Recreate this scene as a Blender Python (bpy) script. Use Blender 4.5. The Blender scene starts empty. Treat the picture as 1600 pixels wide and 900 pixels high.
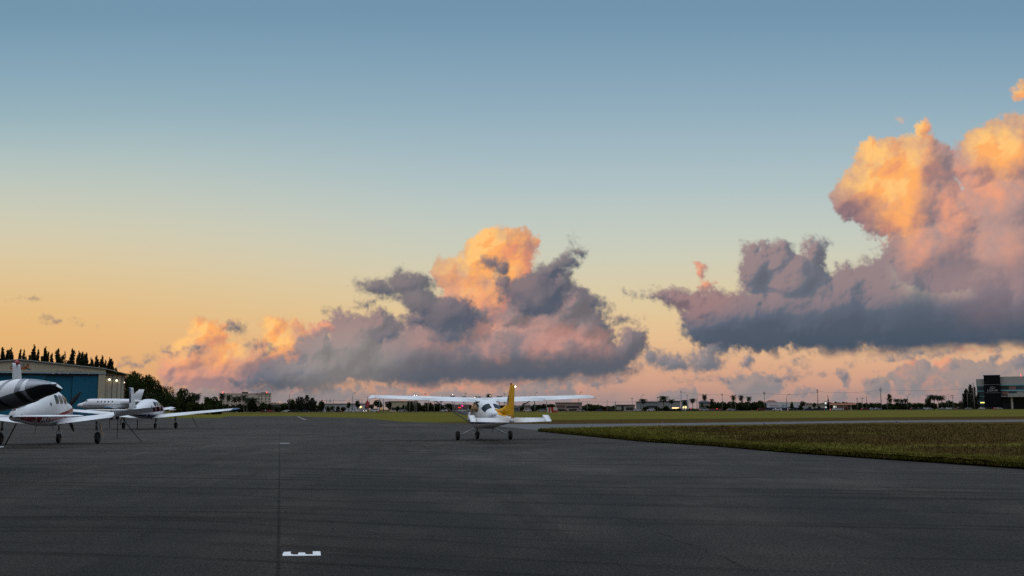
import bpy, bmesh, math, random
import numpy as np
from mathutils import Vector, Matrix, noise as mnoise
R = math.radians
scene = bpy.context.scene
COL = scene.collection

# ---------------------------------------------------------------- camera
CAM_H = 1.45
FPX = 1600.0
PITCH = math.atan(189 / FPX)
ROLL = -0.0035
cam_data = bpy.data.cameras.new("camera")
cam_data.sensor_width = 36
cam_data.lens = 36.0
cam_data.clip_start = 0.1
cam_data.clip_end = 20000
cam = bpy.data.objects.new("camera", cam_data)
COL.objects.link(cam)
CROT = Matrix.Rotation(math.pi / 2 + PITCH, 4, 'X') @ Matrix.Rotation(ROLL, 4, 'Z')
cam.matrix_world = Matrix.Translation((0, 0, CAM_H)) @ CROT
scene.camera = cam

def ray(x, y):                      # photo pixel -> world direction
    return (CROT.to_3x3() @ Vector((x - 800, 450 - y, -FPX))).normalized()
def gnd(x, y, z=0.0):               # photo pixel -> point on the ground
    d = ray(x, y)
    t = (z - CAM_H) / d.z
    return Vector((d.x * t, d.y * t, z))
def at(x, y, Y):                    # point seen at a photo pixel, Y metres ahead
    d = ray(x, y)
    return Vector((0, 0, CAM_H)) + d * (Y / d.y)

# ---------------------------------------------------------------- exposure
scene.view_settings.view_transform = 'Standard'
scene.view_settings.look = 'None'
scene.view_settings.exposure = 0
scene.view_settings.gamma = 1
scene.view_settings.use_curve_mapping = False
scene.render.engine = 'CYCLES'
scene.cycles.use_denoising = False
scene.cycles.max_bounces = 6
scene.cycles.transparent_max_bounces = 8

# ---------------------------------------------------------------- sun (low, soft, behind the left horizon glow)
sd = bpy.data.lights.new("sun", 'SUN')
sd.energy = 0.08
sd.angle = R(14)
sd.color = (1.0, 0.66, 0.42)
sun = bpy.data.objects.new("sun", sd)
COL.objects.link(sun)
SUN_AZ, SUN_EL = R(-112), R(5)      # azimuth from +Y, negative = left
sv = Vector((math.sin(SUN_AZ) * math.cos(SUN_EL), math.cos(SUN_AZ) * math.cos(SUN_EL), math.sin(SUN_EL)))
sun.rotation_euler = sv.to_track_quat('Z', 'Y').to_euler()

# ---------------------------------------------------------------- node helper
def srgb(r, g, b, a=1.0):
    f = lambda c: (c / 255) / 12.92 if c / 255 <= 0.04045 else ((c / 255 + 0.055) / 1.055) ** 2.4
    return (f(r), f(g), f(b), a)

class NB:
    def __init__(self, nt):
        self.nt = nt
    def node(self, t, **kw):
        n = self.nt.nodes.new(t)
        for k, v in kw.items():
            setattr(n, k, v)
        return n
    def put(self, sock, v):
        if isinstance(v, bpy.types.NodeSocket):
            self.nt.links.new(v, sock)
        elif v is not None:
            sock.default_value = v
    def m(self, op, a, b=None, c=None, clamp=False):
        n = self.node('ShaderNodeMath', operation=op, use_clamp=clamp)
        self.put(n.inputs[0], a); self.put(n.inputs[1], b); self.put(n.inputs[2], c)
        return n.outputs[0]
    def v(self, op, a, b=None, c=None, s=None):
        n = self.node('ShaderNodeVectorMath', operation=op)
        self.put(n.inputs[0], a); self.put(n.inputs[1], b); self.put(n.inputs[2], c)
        if s is not None: self.put(n.inputs['Scale'], s)
        return n.outputs['Value'] if op in ('LENGTH', 'DOT_PRODUCT', 'DISTANCE') else n.outputs['Vector']
    def mix(self, f, a, b, blend='MIX'):
        n = self.node('ShaderNodeMix', data_type='RGBA', blend_type=blend)
        self.put(n.inputs['Factor'], f); self.put(n.inputs[6], a); self.put(n.inputs[7], b)
        return n.outputs[2]
    def ramp(self, f, stops, interp='LINEAR'):
        n = self.node('ShaderNodeValToRGB')
        cr = n.color_ramp
        cr.interpolation = interp
        while len(cr.elements) < len(stops):
            cr.elements.new(0.5)
        for e, (p, c) in zip(cr.elements, stops):
            e.position = p
            e.color = c if len(c) == 4 else (*c, 1)
        self.put(n.inputs[0], f)
        return n.outputs[0]
    def ss(self, x, lo, hi, a=0.0, b=1.0):
        n = self.node('ShaderNodeMapRange', interpolation_type='SMOOTHSTEP')
        self.put(n.inputs[0], x)
        n.inputs[1].default_value = lo; n.inputs[2].default_value = hi
        n.inputs[3].default_value = a; n.inputs[4].default_value = b
        return n.outputs[0]
    def lin(self, x, lo, hi, a=0.0, b=1.0):
        n = self.node('ShaderNodeMapRange')
        self.put(n.inputs[0], x)
        n.inputs[1].default_value = lo; n.inputs[2].default_value = hi
        n.inputs[3].default_value = a; n.inputs[4].default_value = b
        return n.outputs[0]
    def noise(self, vec, scale, detail=4, rough=0.55, dist=0.0, color=False, lac=2.0):
        n = self.node('ShaderNodeTexNoise')
        self.put(n.inputs['Vector'], vec)
        n.inputs['Scale'].default_value = scale
        n.inputs['Detail'].default_value = detail
        n.inputs['Roughness'].default_value = rough
        n.inputs['Distortion'].default_value = dist
        n.inputs['Lacunarity'].default_value = lac
        return n.outputs['Color' if color else 'Fac']
    def vor(self, vec, scale, detail=0, rough=0.5, feature='F1', smooth=None, rand=1.0):
        n = self.node('ShaderNodeTexVoronoi', feature=feature)
        self.put(n.inputs['Vector'], vec)
        n.inputs['Scale'].default_value = scale
        n.inputs['Detail'].default_value = detail
        n.inputs['Roughness'].default_value = rough
        n.inputs['Randomness'].default_value = rand
        if smooth is not None: n.inputs['Smoothness'].default_value = smooth
        return n.outputs['Distance']
    def xyz(self, v):
        n = self.node('ShaderNodeSeparateXYZ')
        self.put(n.inputs[0], v)
        return n.outputs[0], n.outputs[1], n.outputs[2]
    def comb(self, x, y, z):
        n = self.node('ShaderNodeCombineXYZ')
        self.put(n.inputs[0], x); self.put(n.inputs[1], y); self.put(n.inputs[2], z)
        return n.outputs[0]

# ---------------------------------------------------------------- dusk clouds, computed as a panel of sky directions
def tan_uv(x, y):                   # photo pixel -> direction as tangents around north, x1600
    d = ray(x, y)
    return (d.x / d.y * 1600, d.z / d.y * 1600)
U0, U1, V0, V1 = -900.0, 940.0, -12.0, 600.0

def cloud_panel(step=1.0):
    W = int((U1 - U0) / step); H = int((V1 - V0) / step)
    uu, vv = np.meshgrid(U0 + (np.arange(W) + 0.5) * step, V0 + (np.arange(H) + 0.5) * step)
    uu = uu.astype(np.float32); vv = vv.astype(np.float32)
    rs = np.random.RandomState(11)
    perm = rs.permutation(256).astype(np.int32); perm = np.concatenate([perm, perm, perm])
    ang = rs.rand(256).astype(np.float32) * 2 * np.pi
    gx, gy = np.cos(ang), np.sin(ang)
    def perlin(x, y):
        xi = np.floor(x).astype(np.int32); yi = np.floor(y).astype(np.int32)
        xf = x - xi; yf = y - yi
        sx = xf * xf * xf * (xf * (xf * 6 - 15) + 10); sy = yf * yf * yf * (yf * (yf * 6 - 15) + 10)
        def g(ix, iy, fx, fy):
            h = perm[perm[ix & 255] + (iy & 255)]
            return gx[h] * fx + gy[h] * fy
        a = g(xi, yi, xf, yf); b = g(xi + 1, yi, xf - 1, yf)
        c = g(xi, yi + 1, xf, yf - 1); d = g(xi + 1, yi + 1, xf - 1, yf - 1)
        return (a + sx * (b - a)) * (1 - sy) + (c + sx * (d - c)) * sy
    def fbm(x, y, scale, oct_=6, gain=0.5, seed=0.0, billow=False):
        s = 0; a = 1.0; n = 0; x = x / scale + seed * 13.7; y = y / scale + seed * 7.3
        for _ in range(oct_):
            p = perlin(x, y)
            s = s + a * ((np.abs(p) * 2.2 - 0.55) if billow else p * 1.6)
            n += a; a *= gain; x = x * 2.03 + 17.1; y = y * 2.03 + 5.9
        return s / n
    def ss(x, lo, hi):
        t = np.clip((x - lo) / (hi - lo), 0, 1)
        return t * t * (3 - 2 * t)
    def C(*c): return np.array(srgb(*c)[:3], np.float32)
    def mixc(a, b, t):
        t = t[..., None] if isinstance(t, np.ndarray) else t
        return a + (b - a) * t
    def blur(a, r):
        r = max(1, int(r / step))
        for ax in (0, 1):
            for _ in range(2):
                pad = [(0, 0), (0, 0)]; pad[ax] = (r + 1, r)
                c = np.cumsum(np.pad(a, pad, mode='edge'), axis=ax, dtype=np.float64)
                n = a.shape[ax]
                hi = np.take(c, np.arange(2 * r + 1, 2 * r + 1 + n), axis=ax); lo = np.take(c, np.arange(0, n), axis=ax)
                a = ((hi - lo) / (2 * r + 1)).astype(np.float32)
        return a
    wx = fbm(uu, vv, 70, 5, 0.55, 1.0); wy = fbm(uu, vv, 70, 5, 0.55, 2.0)
    fx = fbm(uu, vv, 22, 5, 0.6, 3.0); fy = fbm(uu, vv, 22, 5, 0.6, 4.0)
    pu, pv = uu + wx * 15 + fx * 9, vv + wy * 13 + fy * 9          # warped coordinates for the masses
    ru, rv = uu + fx * 14 + wx * 14, vv + fy * 14 + wy * 14        # lighter warp for colour patches
    def ell(px, py, e, rot=0.0):
        cx, cy, rx, ry = e[:4]
        a, b = tan_uv(cx, cy); x = px - a; y = py - b
        if len(e) > 4:
            c, s = math.cos(R(e[4])), math.sin(R(e[4])); x, y = x * c + y * s, -x * s + y * c
        q = np.sqrt((x / rx) ** 2 + (y / ry) ** 2)
        return (q - 1) * min(rx, ry)
    def union(ells, k=12, px=None, py=None):
        d = None
        for e in ells:
            q = ell(pu if px is None else px, pv if py is None else py, e)
            if d is None: d = q
            else:
                h = np.clip(0.5 + 0.5 * (d - q) / k, 0, 1)
                d = d + (q - d) * h - k * h * (1 - h)
        return d
    def blob(cx, cy, rx, ry, lo=1.35, hi=0.25):
        a, b = tan_uv(cx, cy)
        return 1 - ss(np.sqrt(((ru - a) / rx) ** 2 + ((rv - b) / ry) ** 2), hi, lo)
    def mx(*a):
        r = a[0]
        for q in a[1:]: r = np.maximum(r, q)
        return r
    nf = fbm(uu, vv, 18, 5, 0.6, 5.0); nm = fbm(uu, vv, 60, 4, 0.55, 6.0); nh = fbm(uu, vv, 7, 3, 0.6, 9.0)
    def mass(ells, amp, bamp, bscale, seed, base=None, bj=10, k=12, px=None, py=None):
        d = union(ells, k, px, py)
        bl = fbm(uu + wx * 10, vv + wy * 10, bscale, 6, 0.62, seed, billow=True)
        d = d - amp * fbm(uu, vv, bscale * 1.5, 6, 0.58, seed + 31) - bamp * bl
        if base:
            bv = base[0] + base[1] * uu + bj * fbm(uu, vv * 2, 40, 4, 0.5, seed + 5) - vv
            h = np.clip(0.5 + 0.5 * (bv - d) / 10, 0, 1)
            d = d + (bv - d) * h + 10 * h * (1 - h)
        return d
    def relief(d, depth=26, ks=((1.5, 1.0), (5, 1.6), (14, 2.4)), L=(-0.66, 0.62, 0.42)):
        t = np.clip(-d, 0, None)
        h = depth * (1 - np.exp(-t / depth))
        s = 0; wsum = 0
        for r, wgt in ks:
            hb = blur(h, r)
            gy_, gx_ = np.gradient(hb, step)
            k_ = 1.0 + r * 0.12
            nx, ny = -gx_ * k_, -gy_ * k_
            nz = 1 / np.sqrt(1 + nx * nx + ny * ny)
            s = s + wgt * (nx * L[0] + ny * L[1] + L[2]) * nz; wsum += wgt
        return s / wsum                                     # about L[2] on flats, up to 1 facing the light
    col = np.zeros((H, W, 3), np.float32); al = np.zeros((H, W), np.float32)
    def over(c, a):
        nonlocal col, al
        c = np.broadcast_to(c, col.shape)
        ao = a + al * (1 - a)
        col = (c * a[..., None] + col * (al * (1 - a))[..., None]) / np.maximum(ao, 1e-5)[..., None]
        al = ao
    def line(x0, y0, x1, y1):
        a0, b0 = tan_uv(x0, y0); a1, b1 = tan_uv(x1, y1); k_ = (b1 - b0) / (a1 - a0)
        return b0 - k_ * a0, k_
    edge = lambda d, lo, hi, wisp=0.0: ss(-(d + wisp * nh), -lo, hi)

    # A: far, hazy cumulus low over the horizon
    dA = mass([(430, 618, 230, 16), (690, 622, 160, 15), (856, 612, 40, 22), (830, 630, 60, 10), (1076, 616, 20, 16), (1052, 622, 24, 12), (1180, 604, 50, 24), (1325, 596, 9, 22, 10), (1318, 622, 16, 14),
               (1372, 604, 22, 18), (1430, 592, 50, 30), (1520, 600, 110, 38), (1620, 592, 70, 40), (300, 622, 70, 14), (1245, 616, 30, 12), (960, 632, 26, 8)],
              12, 13, 24, 2.0, k=8, px=uu + fx * 8 + wx * 8, py=vv + fy * 8 + wy * 8)
    rA = relief(dA, 14, ((1.5, 1), (5, 1.5)))
    cA = mixc(C(126, 130, 136), C(156, 142, 140), np.clip(rA * 1.5 - 0.15 + 0.3 * nf, 0, 1))
    cA = mixc(cA, C(200, 146, 130), ss(nm + 0.6 * nf, 0.16, 0.55) * 0.6)
    low = 1 - ss(vv, 4, 40)
    cA = mixc(cA, C(148, 136, 138), low * 0.8)
    over(C(146, 134, 138), (1 - ss(vv + 10 * nm, 4, 40 + 16 * ss(uu, 480, 620))) * 0.72)
    over(cA, edge(dA, 3, 4) * 0.86)
    g1 = mx(blob(870, 596, 95, 13), blob(1530, 547, 60, 12), blob(690, 606, 80, 10), blob(1450, 566, 40, 8), blob(505, 606, 40, 10) * 0.7)
    over(C(240, 150, 116), g1 * ss(nf + 0.5 * nm, -0.02, 0.4) * 0.6)

    # B: sunlit towers
    dB = mass([(796, 384, 42, 34), (768, 380, 28, 22), (820, 398, 24, 32), (755, 408, 44, 32), (700, 426, 28, 26), (735, 432, 46, 30), (790, 440, 60, 40), (745, 480, 70, 45), (689, 404, 11, 16), (825, 535, 130, 56), (770, 378, 18, 20),
               (325, 528, 36, 28), (312, 506, 20, 9), (352, 510, 16, 12), (432, 515, 24, 22), (300, 560, 46, 28), (380, 562, 90, 34), (455, 545, 50, 34), (265, 570, 18, 20), (500, 520, 20, 16), (520, 512, 30, 18), (462, 512, 9, 12), (330, 590, 80, 26),
               (531, 486, 7, 8),
               (1384, 254, 56, 46), (1366, 300, 58, 46), (1326, 314, 32, 26), (1436, 206, 10, 14), (1409, 192, 7, 6), (1448, 258, 52, 56), (1420, 320, 96, 70), (1553, 228, 60, 40), (1522, 262, 40, 44), (1600, 240, 80, 66), (1590, 330, 100, 70), (1500, 330, 50, 40),
               (1500, 350, 60, 50), (1470, 390, 95, 70), (1590, 400, 100, 90), (1618, 143, 36, 24), (1588, 152, 14, 9), (1098, 426, 12, 12), (1104, 446, 16, 14)],
              9, 14, 40, 3.0, k=14)
    rB = relief(dB, 34, ((1.2, 1.5), (4, 1.7), (12, 2.0), (26, 1.5)))
    lit = np.clip((rB + 0.08) / 0.86, 0, 1)
    hot = mixc(C(232, 150, 112), C(254, 176, 104), ss(lit, 0.0, 0.6)); hot = mixc(hot, C(255, 198, 122), ss(lit, 0.74, 1.0))
    mid_ = mixc(C(166, 130, 128), C(238, 162, 128), ss(lit, 0.1, 0.9))
    mauve = mixc(C(120, 115, 125), C(176, 148, 144), ss(lit, 0.05, 0.95))
    warm = mx(blob(780, 402, 110, 76), blob(335, 528, 95, 42), blob(436, 520, 44, 44), blob(1385, 268, 84, 80), blob(1420, 200, 40, 30), blob(1562, 230, 60, 50), blob(1600, 140, 80, 60), blob(1400, 325, 44, 50) * 0.9)
    pink = mx(blob(760, 470, 120, 60), blob(300, 575, 120, 60), blob(430, 565, 110, 30) * 0.8, blob(1440, 320, 120, 110), blob(1560, 280, 90, 70) * 0.7, blob(1560, 400, 110, 70) * 0.35, blob(850, 540, 170, 50) * 0.55, blob(1105, 435, 40, 30),
              blob(490, 518, 60, 20))
    pink = np.clip(pink * (0.75 + 1.2 * nm + 0.5 * nf), 0, 1)
    warm = np.clip(warm * (1.0 + 0.9 * nm + 0.4 * nf), 0, 1)
    cB = mixc(mixc(mauve, mid_, pink), hot, warm)
    cB = mixc(cB, mixc(C(124, 106, 116), C(176, 132, 128), lit), blob(1335, 335, 44, 38) * 0.85)
    cB = mixc(cB, C(170, 138, 134), (1 - ss(vv, 16, 70)) * 0.8)
    over(cB, edge(dB, 3, 6, 3))

    # C: shaded main masses with flat bases
    for (kind, base) in (('c', line(560, 617, 1010, 596)), ('s', line(1050, 576, 1600, 543))):
        if kind == 'c':
            ells = [(490, 580, 90, 34), (556, 540, 44, 50), (590, 510, 50, 26), (540, 500, 20, 20), (500, 545, 40, 30), (640, 560, 130, 50), (790, 560, 200, 50), (700, 520, 80, 50), (905, 548, 90, 42),
                    (990, 540, 24, 32), (985, 520, 12, 10), (900, 480, 34, 34), (925, 510, 36, 32), (870, 505, 50, 40), (440, 596, 100, 20), (945, 560, 66, 30), (870, 450, 30, 40), (820, 490, 50, 30)]
        else:
            ells = [(1184, 424, 34, 50), (1216, 416, 30, 40), (1250, 440, 60, 50), (1275, 400, 20, 34), (1290, 380, 22, 5), (1180, 500, 110, 54), (1130, 508, 70, 44), (1075, 466, 58, 20), (1110, 486, 50, 30), (1020, 462, 44, 7), (1300, 490, 120, 66), (1420, 480, 100, 84),
                    (1520, 480, 120, 90), (1620, 480, 90, 100), (1435, 400, 66, 40), (1335, 446, 56, 38), (1192, 386, 22, 16), (1390, 420, 26, 40)]
        d = mass(ells, 10, 14, 34, 6.0 if kind == 'c' else 7.0, base=base, bj=9, k=12)
        r = relief(d, 34, ((1.2, 1.4), (4, 1.6), (12, 1.8), (26, 1.2)))
        lit = np.clip((r - 0.05) / 0.7, 0, 1)
        hh = vv - (base[0] + base[1] * uu) + 14 * nm + 5 * nf
        def prof(stops):
            xs = [s_[0] for s_ in stops]
            return np.stack([np.interp(hh, xs, [C(*s_[1])[i] for s_ in stops]) for i in range(3)], -1).astype(np.float32)
        if kind == 'c':
            c = prof([(0, (104, 110, 122)), (12, (92, 101, 115)), (40, (106, 107, 117)), (80, (128, 118, 122)), (130, (118, 114, 119)), (200, (108, 109, 117))])
            c = mixc(c, C(200, 144, 130), np.clip(blob(815, 530, 170, 34) * (0.6 + 1.9 * nm + 0.7 * nf), 0, 1) * 0.7)
            c = mixc(c, C(142, 136, 134), blob(530, 560, 110, 60) * 0.85)
            al_k = 1.0
        else:
            c = prof([(0, (76, 90, 108)), (20, (80, 93, 110)), (70, (94, 102, 117)), (120, (106, 111, 123)), (200, (120, 118, 127))])
            c = mixc(c, C(140, 120, 126), blob(1560, 430, 110, 80) * 0.7)
            c = mixc(c, C(136, 108, 112), blob(1085, 470, 76, 28) * 0.7)
            fade = ss(hh, 70, 170) * ss(uu, tan_uv(1375, 400)[0], tan_uv(1450, 400)[0])
            al_k = 1 - fade
        c = c * (0.84 + 0.32 * lit)[..., None]
        c = mixc(c, C(196, 150, 138), ss(lit, 0.55, 1.0) * 0.35 * ss(hh, 30, 110))
        base_soft = 1 - ss(hh, 0, 34)
        sharp = edge(d, 4, 8, 4); soft = ss(-d, -9, 16)
        over(c, (sharp + (soft - sharp) * base_soft) * al_k)

    # D: dark scraps drifting in front
    dD = mass([(592, 452, 44, 16, -8), (640, 445, 44, 26), (660, 470, 50, 30, -30), (700, 492, 52, 34), (655, 500, 30, 16), (575, 474, 44, 7, 10), (705, 525, 40, 14), (602, 520, 26, 10), (772, 412, 20, 10), (786, 420, 14, 16), (786, 445, 20, 24), (815, 455, 40, 24), (842, 464, 52, 38), (862, 425, 24, 20), (885, 410, 20, 16),
               (902, 396, 14, 11), (892, 382, 6, 14), (925, 468, 34, 12, -30), (958, 498, 34, 8), (366, 514, 24, 12), (310, 549, 17, 8), (262, 548, 14, 4, -10), (402, 540, 24, 7), (416, 549, 9, 8), (207, 564, 18, 8), (236, 561, 14, 2), (465, 554, 12, 7), (488, 580, 24, 5),
               (1050, 567, 50, 15), (1020, 560, 18, 12), (1100, 566, 36, 20), (1110, 548, 30, 14), (1096, 556, 12, 12), (1136, 592, 22, 8), (1165, 568, 14, 12), (968, 592, 14, 5), (968, 584, 6, 6), (944, 587, 8, 2), (925, 596, 24, 7), (1215, 592, 12, 6), (1238, 590, 7, 12), (1252, 566, 10, 6), (1230, 568, 10, 2), (1322, 590, 6, 14),
               (1362, 592, 8, 7), (1430, 556, 70, 6, 3), (1490, 572, 14, 5), (1560, 560, 9, 12), (1604, 562, 24, 14), (1275, 584, 9, 2), (1300, 583, 7, 1), (1082, 594, 14, 2), (40, 470, 6, 1), (90, 502, 18, 2), (70, 500, 8, 2)],
              6, 9, 22, 8.0, k=6, px=uu + wx * 16 + fx * 10, py=vv + wy * 14 + fy * 9)
    r = relief(dD, 18, ((1.5, 1), (5, 1.6), (10, 1.4)))
    lit = np.clip((r - 0.05) / 0.7, 0, 1)
    hi = ss(vv, 60, 150)
    cD = mixc(mixc(C(104, 112, 124), C(138, 134, 140), lit), mixc(C(82, 90, 106), C(128, 118, 124), lit), hi)
    over(cD, edge(dD, 5, 9, 4) * 0.94)
    a = al * ss(vv, -10, -2)
    return col, a

def build_sky():
    w = bpy.data.worlds.new("World")
    scene.world = w
    w.use_nodes = True
    nt = w.node_tree
    nt.nodes.clear()
    nb = NB(nt)
    tc = nb.node('ShaderNodeTexCoord').outputs['Generated']
    dx, dy, dz = nb.xyz(tc)
    el = nb.m('MULTIPLY', nb.m('ARCTAN2', dz, nb.m('MAXIMUM', nb.m('ABSOLUTE', dy), 0.02)), 180 / math.pi)
    az = nb.m('MULTIPLY', nb.m('ARCTAN2', dx, dy), 180 / math.pi)
    def pos(y): return (math.degrees(math.atan((639 - y) / 1600.0)) + 2) / 42
    t = nb.lin(el, -2, 40)
    left = [(0.0, srgb(210, 150, 112)), (pos(600), srgb(226, 168, 116)), (pos(540), srgb(231, 178, 114)), (pos(470), srgb(229, 189, 128)),
            (pos(390), srgb(218, 203, 166)), (pos(320), srgb(203, 204, 184)), (pos(240), srgb(178, 195, 192)), (pos(170), srgb(152, 179, 189)),
            (pos(90), srgb(134, 166, 184)), (pos(0), srgb(117, 152, 176)), (1.0, srgb(92, 128, 152))]
    mid = [(0.0, srgb(176, 140, 132)), (pos(612), srgb(198, 152, 134)), (pos(575), srgb(219, 167, 136)), (pos(530), srgb(232, 192, 144)),
           (pos(470), srgb(222, 202, 158)), (pos(390), srgb(203, 207, 190)), (pos(280), srgb(174, 194, 199)),
           (pos(150), srgb(141, 171, 188)), (pos(0), srgb(113, 149, 175)), (1.0, srgb(84, 120, 148))]
    sky = nb.mix(nb.ss(az, -30, 2), nb.ramp(t, left, 'B_SPLINE'), nb.ramp(t, mid, 'B_SPLINE'))
    # cloud panel, looked up by direction
    col, a = cloud_panel(1.0)
    H, W = a.shape
    img = bpy.data.images.new("dusk_clouds", W, H, alpha=False, float_buffer=True, is_data=True)
    msk = bpy.data.images.new("dusk_cloud_cover", W, H, alpha=False, float_buffer=True, is_data=True)
    buf = np.ones((H, W, 4), np.float32); buf[..., :3] = col * a[..., None]
    img.pixels.foreach_set(buf.ravel())
    buf[..., :3] = a[..., None]
    msk.pixels.foreach_set(buf.ravel())
    for i_ in (img, msk): i_.pack()
    yc = nb.m('MAXIMUM', dy, 0.05)
    u = nb.m('DIVIDE', nb.m('SUBTRACT', nb.m('MULTIPLY', nb.m('DIVIDE', dx, yc), 1600), U0), U1 - U0)
    v = nb.m('DIVIDE', nb.m('SUBTRACT', nb.m('MULTIPLY', nb.m('DIVIDE', dz, yc), 1600), V0), V1 - V0)
    P = nb.comb(u, v, 0.0)
    def tex(i_):
        n = nb.node('ShaderNodeTexImage', image=i_, extension='CLIP', interpolation='Cubic')
        nb.put(n.inputs[0], P)
        return n.outputs[0]
    ahead = nb.m('GREATER_THAN', dy, 0.3)
    ca, cc = tex(msk), tex(img)
    keep = nb.m('SUBTRACT', 1.0, nb.m('MULTIPLY', ca, ahead))
    sky = nb.v('ADD', nb.v('SCALE', sky, s=keep), nb.v('SCALE', cc, s=ahead))
    # unseen sky: brightened overhead, dimmed low behind, to shape light on planes and apron
    el2 = nb.m('MULTIPLY', nb.m('ARCSINE', dz), 180 / math.pi)
    back = nb.m('MAXIMUM', nb.ss(dy, 0.74, 0.25), nb.ss(el2, 28, 62))
    bsky = nb.mix(nb.ss(el2, 14, 62), srgb(92, 96, 106), srgb(206, 215, 228))
    bg = nb.node('ShaderNodeBackground')
    nb.put(bg.inputs[0], nb.mix(back, sky, bsky))
    nb.put(bg.inputs[1], nb.m('MULTIPLY_ADD', nb.m('MULTIPLY', back, nb.ss(el2, 22, 66)), SKY_BACK, 1.0))
    nt.links.new(bg.outputs[0], nb.node('ShaderNodeOutputWorld').inputs[0])
SKY_BACK = 1.1
build_sky()

# ---------------------------------------------------------------- object helpers
def tag(o, label=None, cat=None, group=None, kind=None):
    if label: o['label'] = label
    if cat: o['category'] = cat
    if group: o['group'] = group
    if kind: o['kind'] = kind
    return o
def empty(name, loc=(0, 0, 0), rz=0.0, label=None, cat=None, group=None):
    o = bpy.data.objects.new(name, None)
    o.empty_display_size = 0.3
    COL.objects.link(o)
    o.location = loc
    o.rotation_euler = (0, 0, rz)
    return tag(o, label, cat, group)
def copy_tree(o, parent=None):
    c = o.copy(); COL.objects.link(c)
    c.parent = parent
    for ch in o.children: copy_tree(ch, c)
    return c

class MB:
    def __init__(self):
        self.v = []; self.f = []
    def add(self, vs, fs):
        n = len(self.v)
        self.v.extend([tuple(p) for p in vs])
        self.f.extend([tuple(i + n for i in f) for f in fs])
        return self
    def box(self, c, s, rz=0.0):
        x, y, z = s[0] / 2, s[1] / 2, s[2] / 2
        cs, sn = math.cos(rz), math.sin(rz)
        vs = []
        for dz in (-z, z):
            for (dx, dy) in ((-x, -y), (x, -y), (x, y), (-x, y)):
                vs.append((c[0] + dx * cs - dy * sn, c[1] + dx * sn + dy * cs, c[2] + dz))
        return self.add(vs, [(3, 2, 1, 0), (4, 5, 6, 7), (0, 1, 5, 4), (1, 2, 6, 5), (2, 3, 7, 6), (3, 0, 4, 7)])
    def bx(self, x0, x1, y0, y1, z0, z1):
        return self.box(((x0 + x1) / 2, (y0 + y1) / 2, (z0 + z1) / 2), (x1 - x0, y1 - y0, z1 - z0))
    def rings(self, rings, cap=True, closed=True):
        n = len(rings[0]); base = len(self.v)
        for r in rings: self.v.extend([tuple(p) for p in r])
        for i in range(len(rings) - 1):
            for j in range(n if closed else n - 1):
                k = (j + 1) % n
                self.f.append((base + i * n + j, base + i * n + k, base + (i + 1) * n + k, base + (i + 1) * n + j))
        if cap:
            self.f.append(tuple(base + j for j in reversed(range(n))))
            self.f.append(tuple(base + (len(rings) - 1) * n + j for j in range(n)))
        return self
    def tube(self, pts, rad, n=8, cap=True):
        pts = [Vector(p) for p in pts]
        rads = rad if isinstance(rad, (list, tuple)) else [rad] * len(pts)
        rg = []
        for i, p in enumerate(pts):
            t = (pts[min(i + 1, len(pts) - 1)] - pts[max(i - 1, 0)]).normalized()
            a = Vector((0, 0, 1)) if abs(t.z) < 0.9 else Vector((1, 0, 0))
            u = t.cross(a).normalized(); w = t.cross(u)
            rg.append([p + (u * math.cos(2 * math.pi * j / n) + w * math.sin(2 * math.pi * j / n)) * rads[i] for j in range(n)])
        return self.rings(rg, cap)
    def lathe(self, c, prof, axis='x', n=20):       # prof: (along, radius)
        rg = []
        for (t, r) in prof:
            ring = []
            for j in range(n):
                a = 2 * math.pi * j / n
                p = {'x': (t, r * math.cos(a), r * math.sin(a)), 'y': (r * math.cos(a), t, r * math.sin(a)), 'z': (r * math.cos(a), r * math.sin(a), t)}[axis]
                ring.append((c[0] + p[0], c[1] + p[1], c[2] + p[2]))
            rg.append(ring)
        return self.rings(rg, True)
    def ball(self, c, r, n=10, sz=1.0):
        prof = [(-r * math.cos(math.pi * i / n) * sz, max(r * math.sin(math.pi * i / n), 1e-4)) for i in range(n + 1)]
        return self.lathe(c, prof, 'z', n)
    def build(self, name, mat, parent=None, smooth=False, fix=True):
        me = bpy.data.meshes.new(name)
        me.from_pydata(self.v, [], self.f)
        if fix and len(self.f) < 60000:
            bm = bmesh.new(); bm.from_mesh(me)
            bmesh.ops.recalc_face_normals(bm, faces=bm.faces)
            bm.to_mesh(me); bm.free()
        me.materials.append(mat)
        if smooth:
            me.polygons.foreach_set('use_smooth', [True] * len(me.polygons))
            if smooth != 'all':
                try: me.set_sharp_from_angle(angle=R(38))
                except Exception: pass
        o = bpy.data.objects.new(name, me)
        COL.objects.link(o)
        if parent is not None: o.parent = parent
        return o

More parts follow.
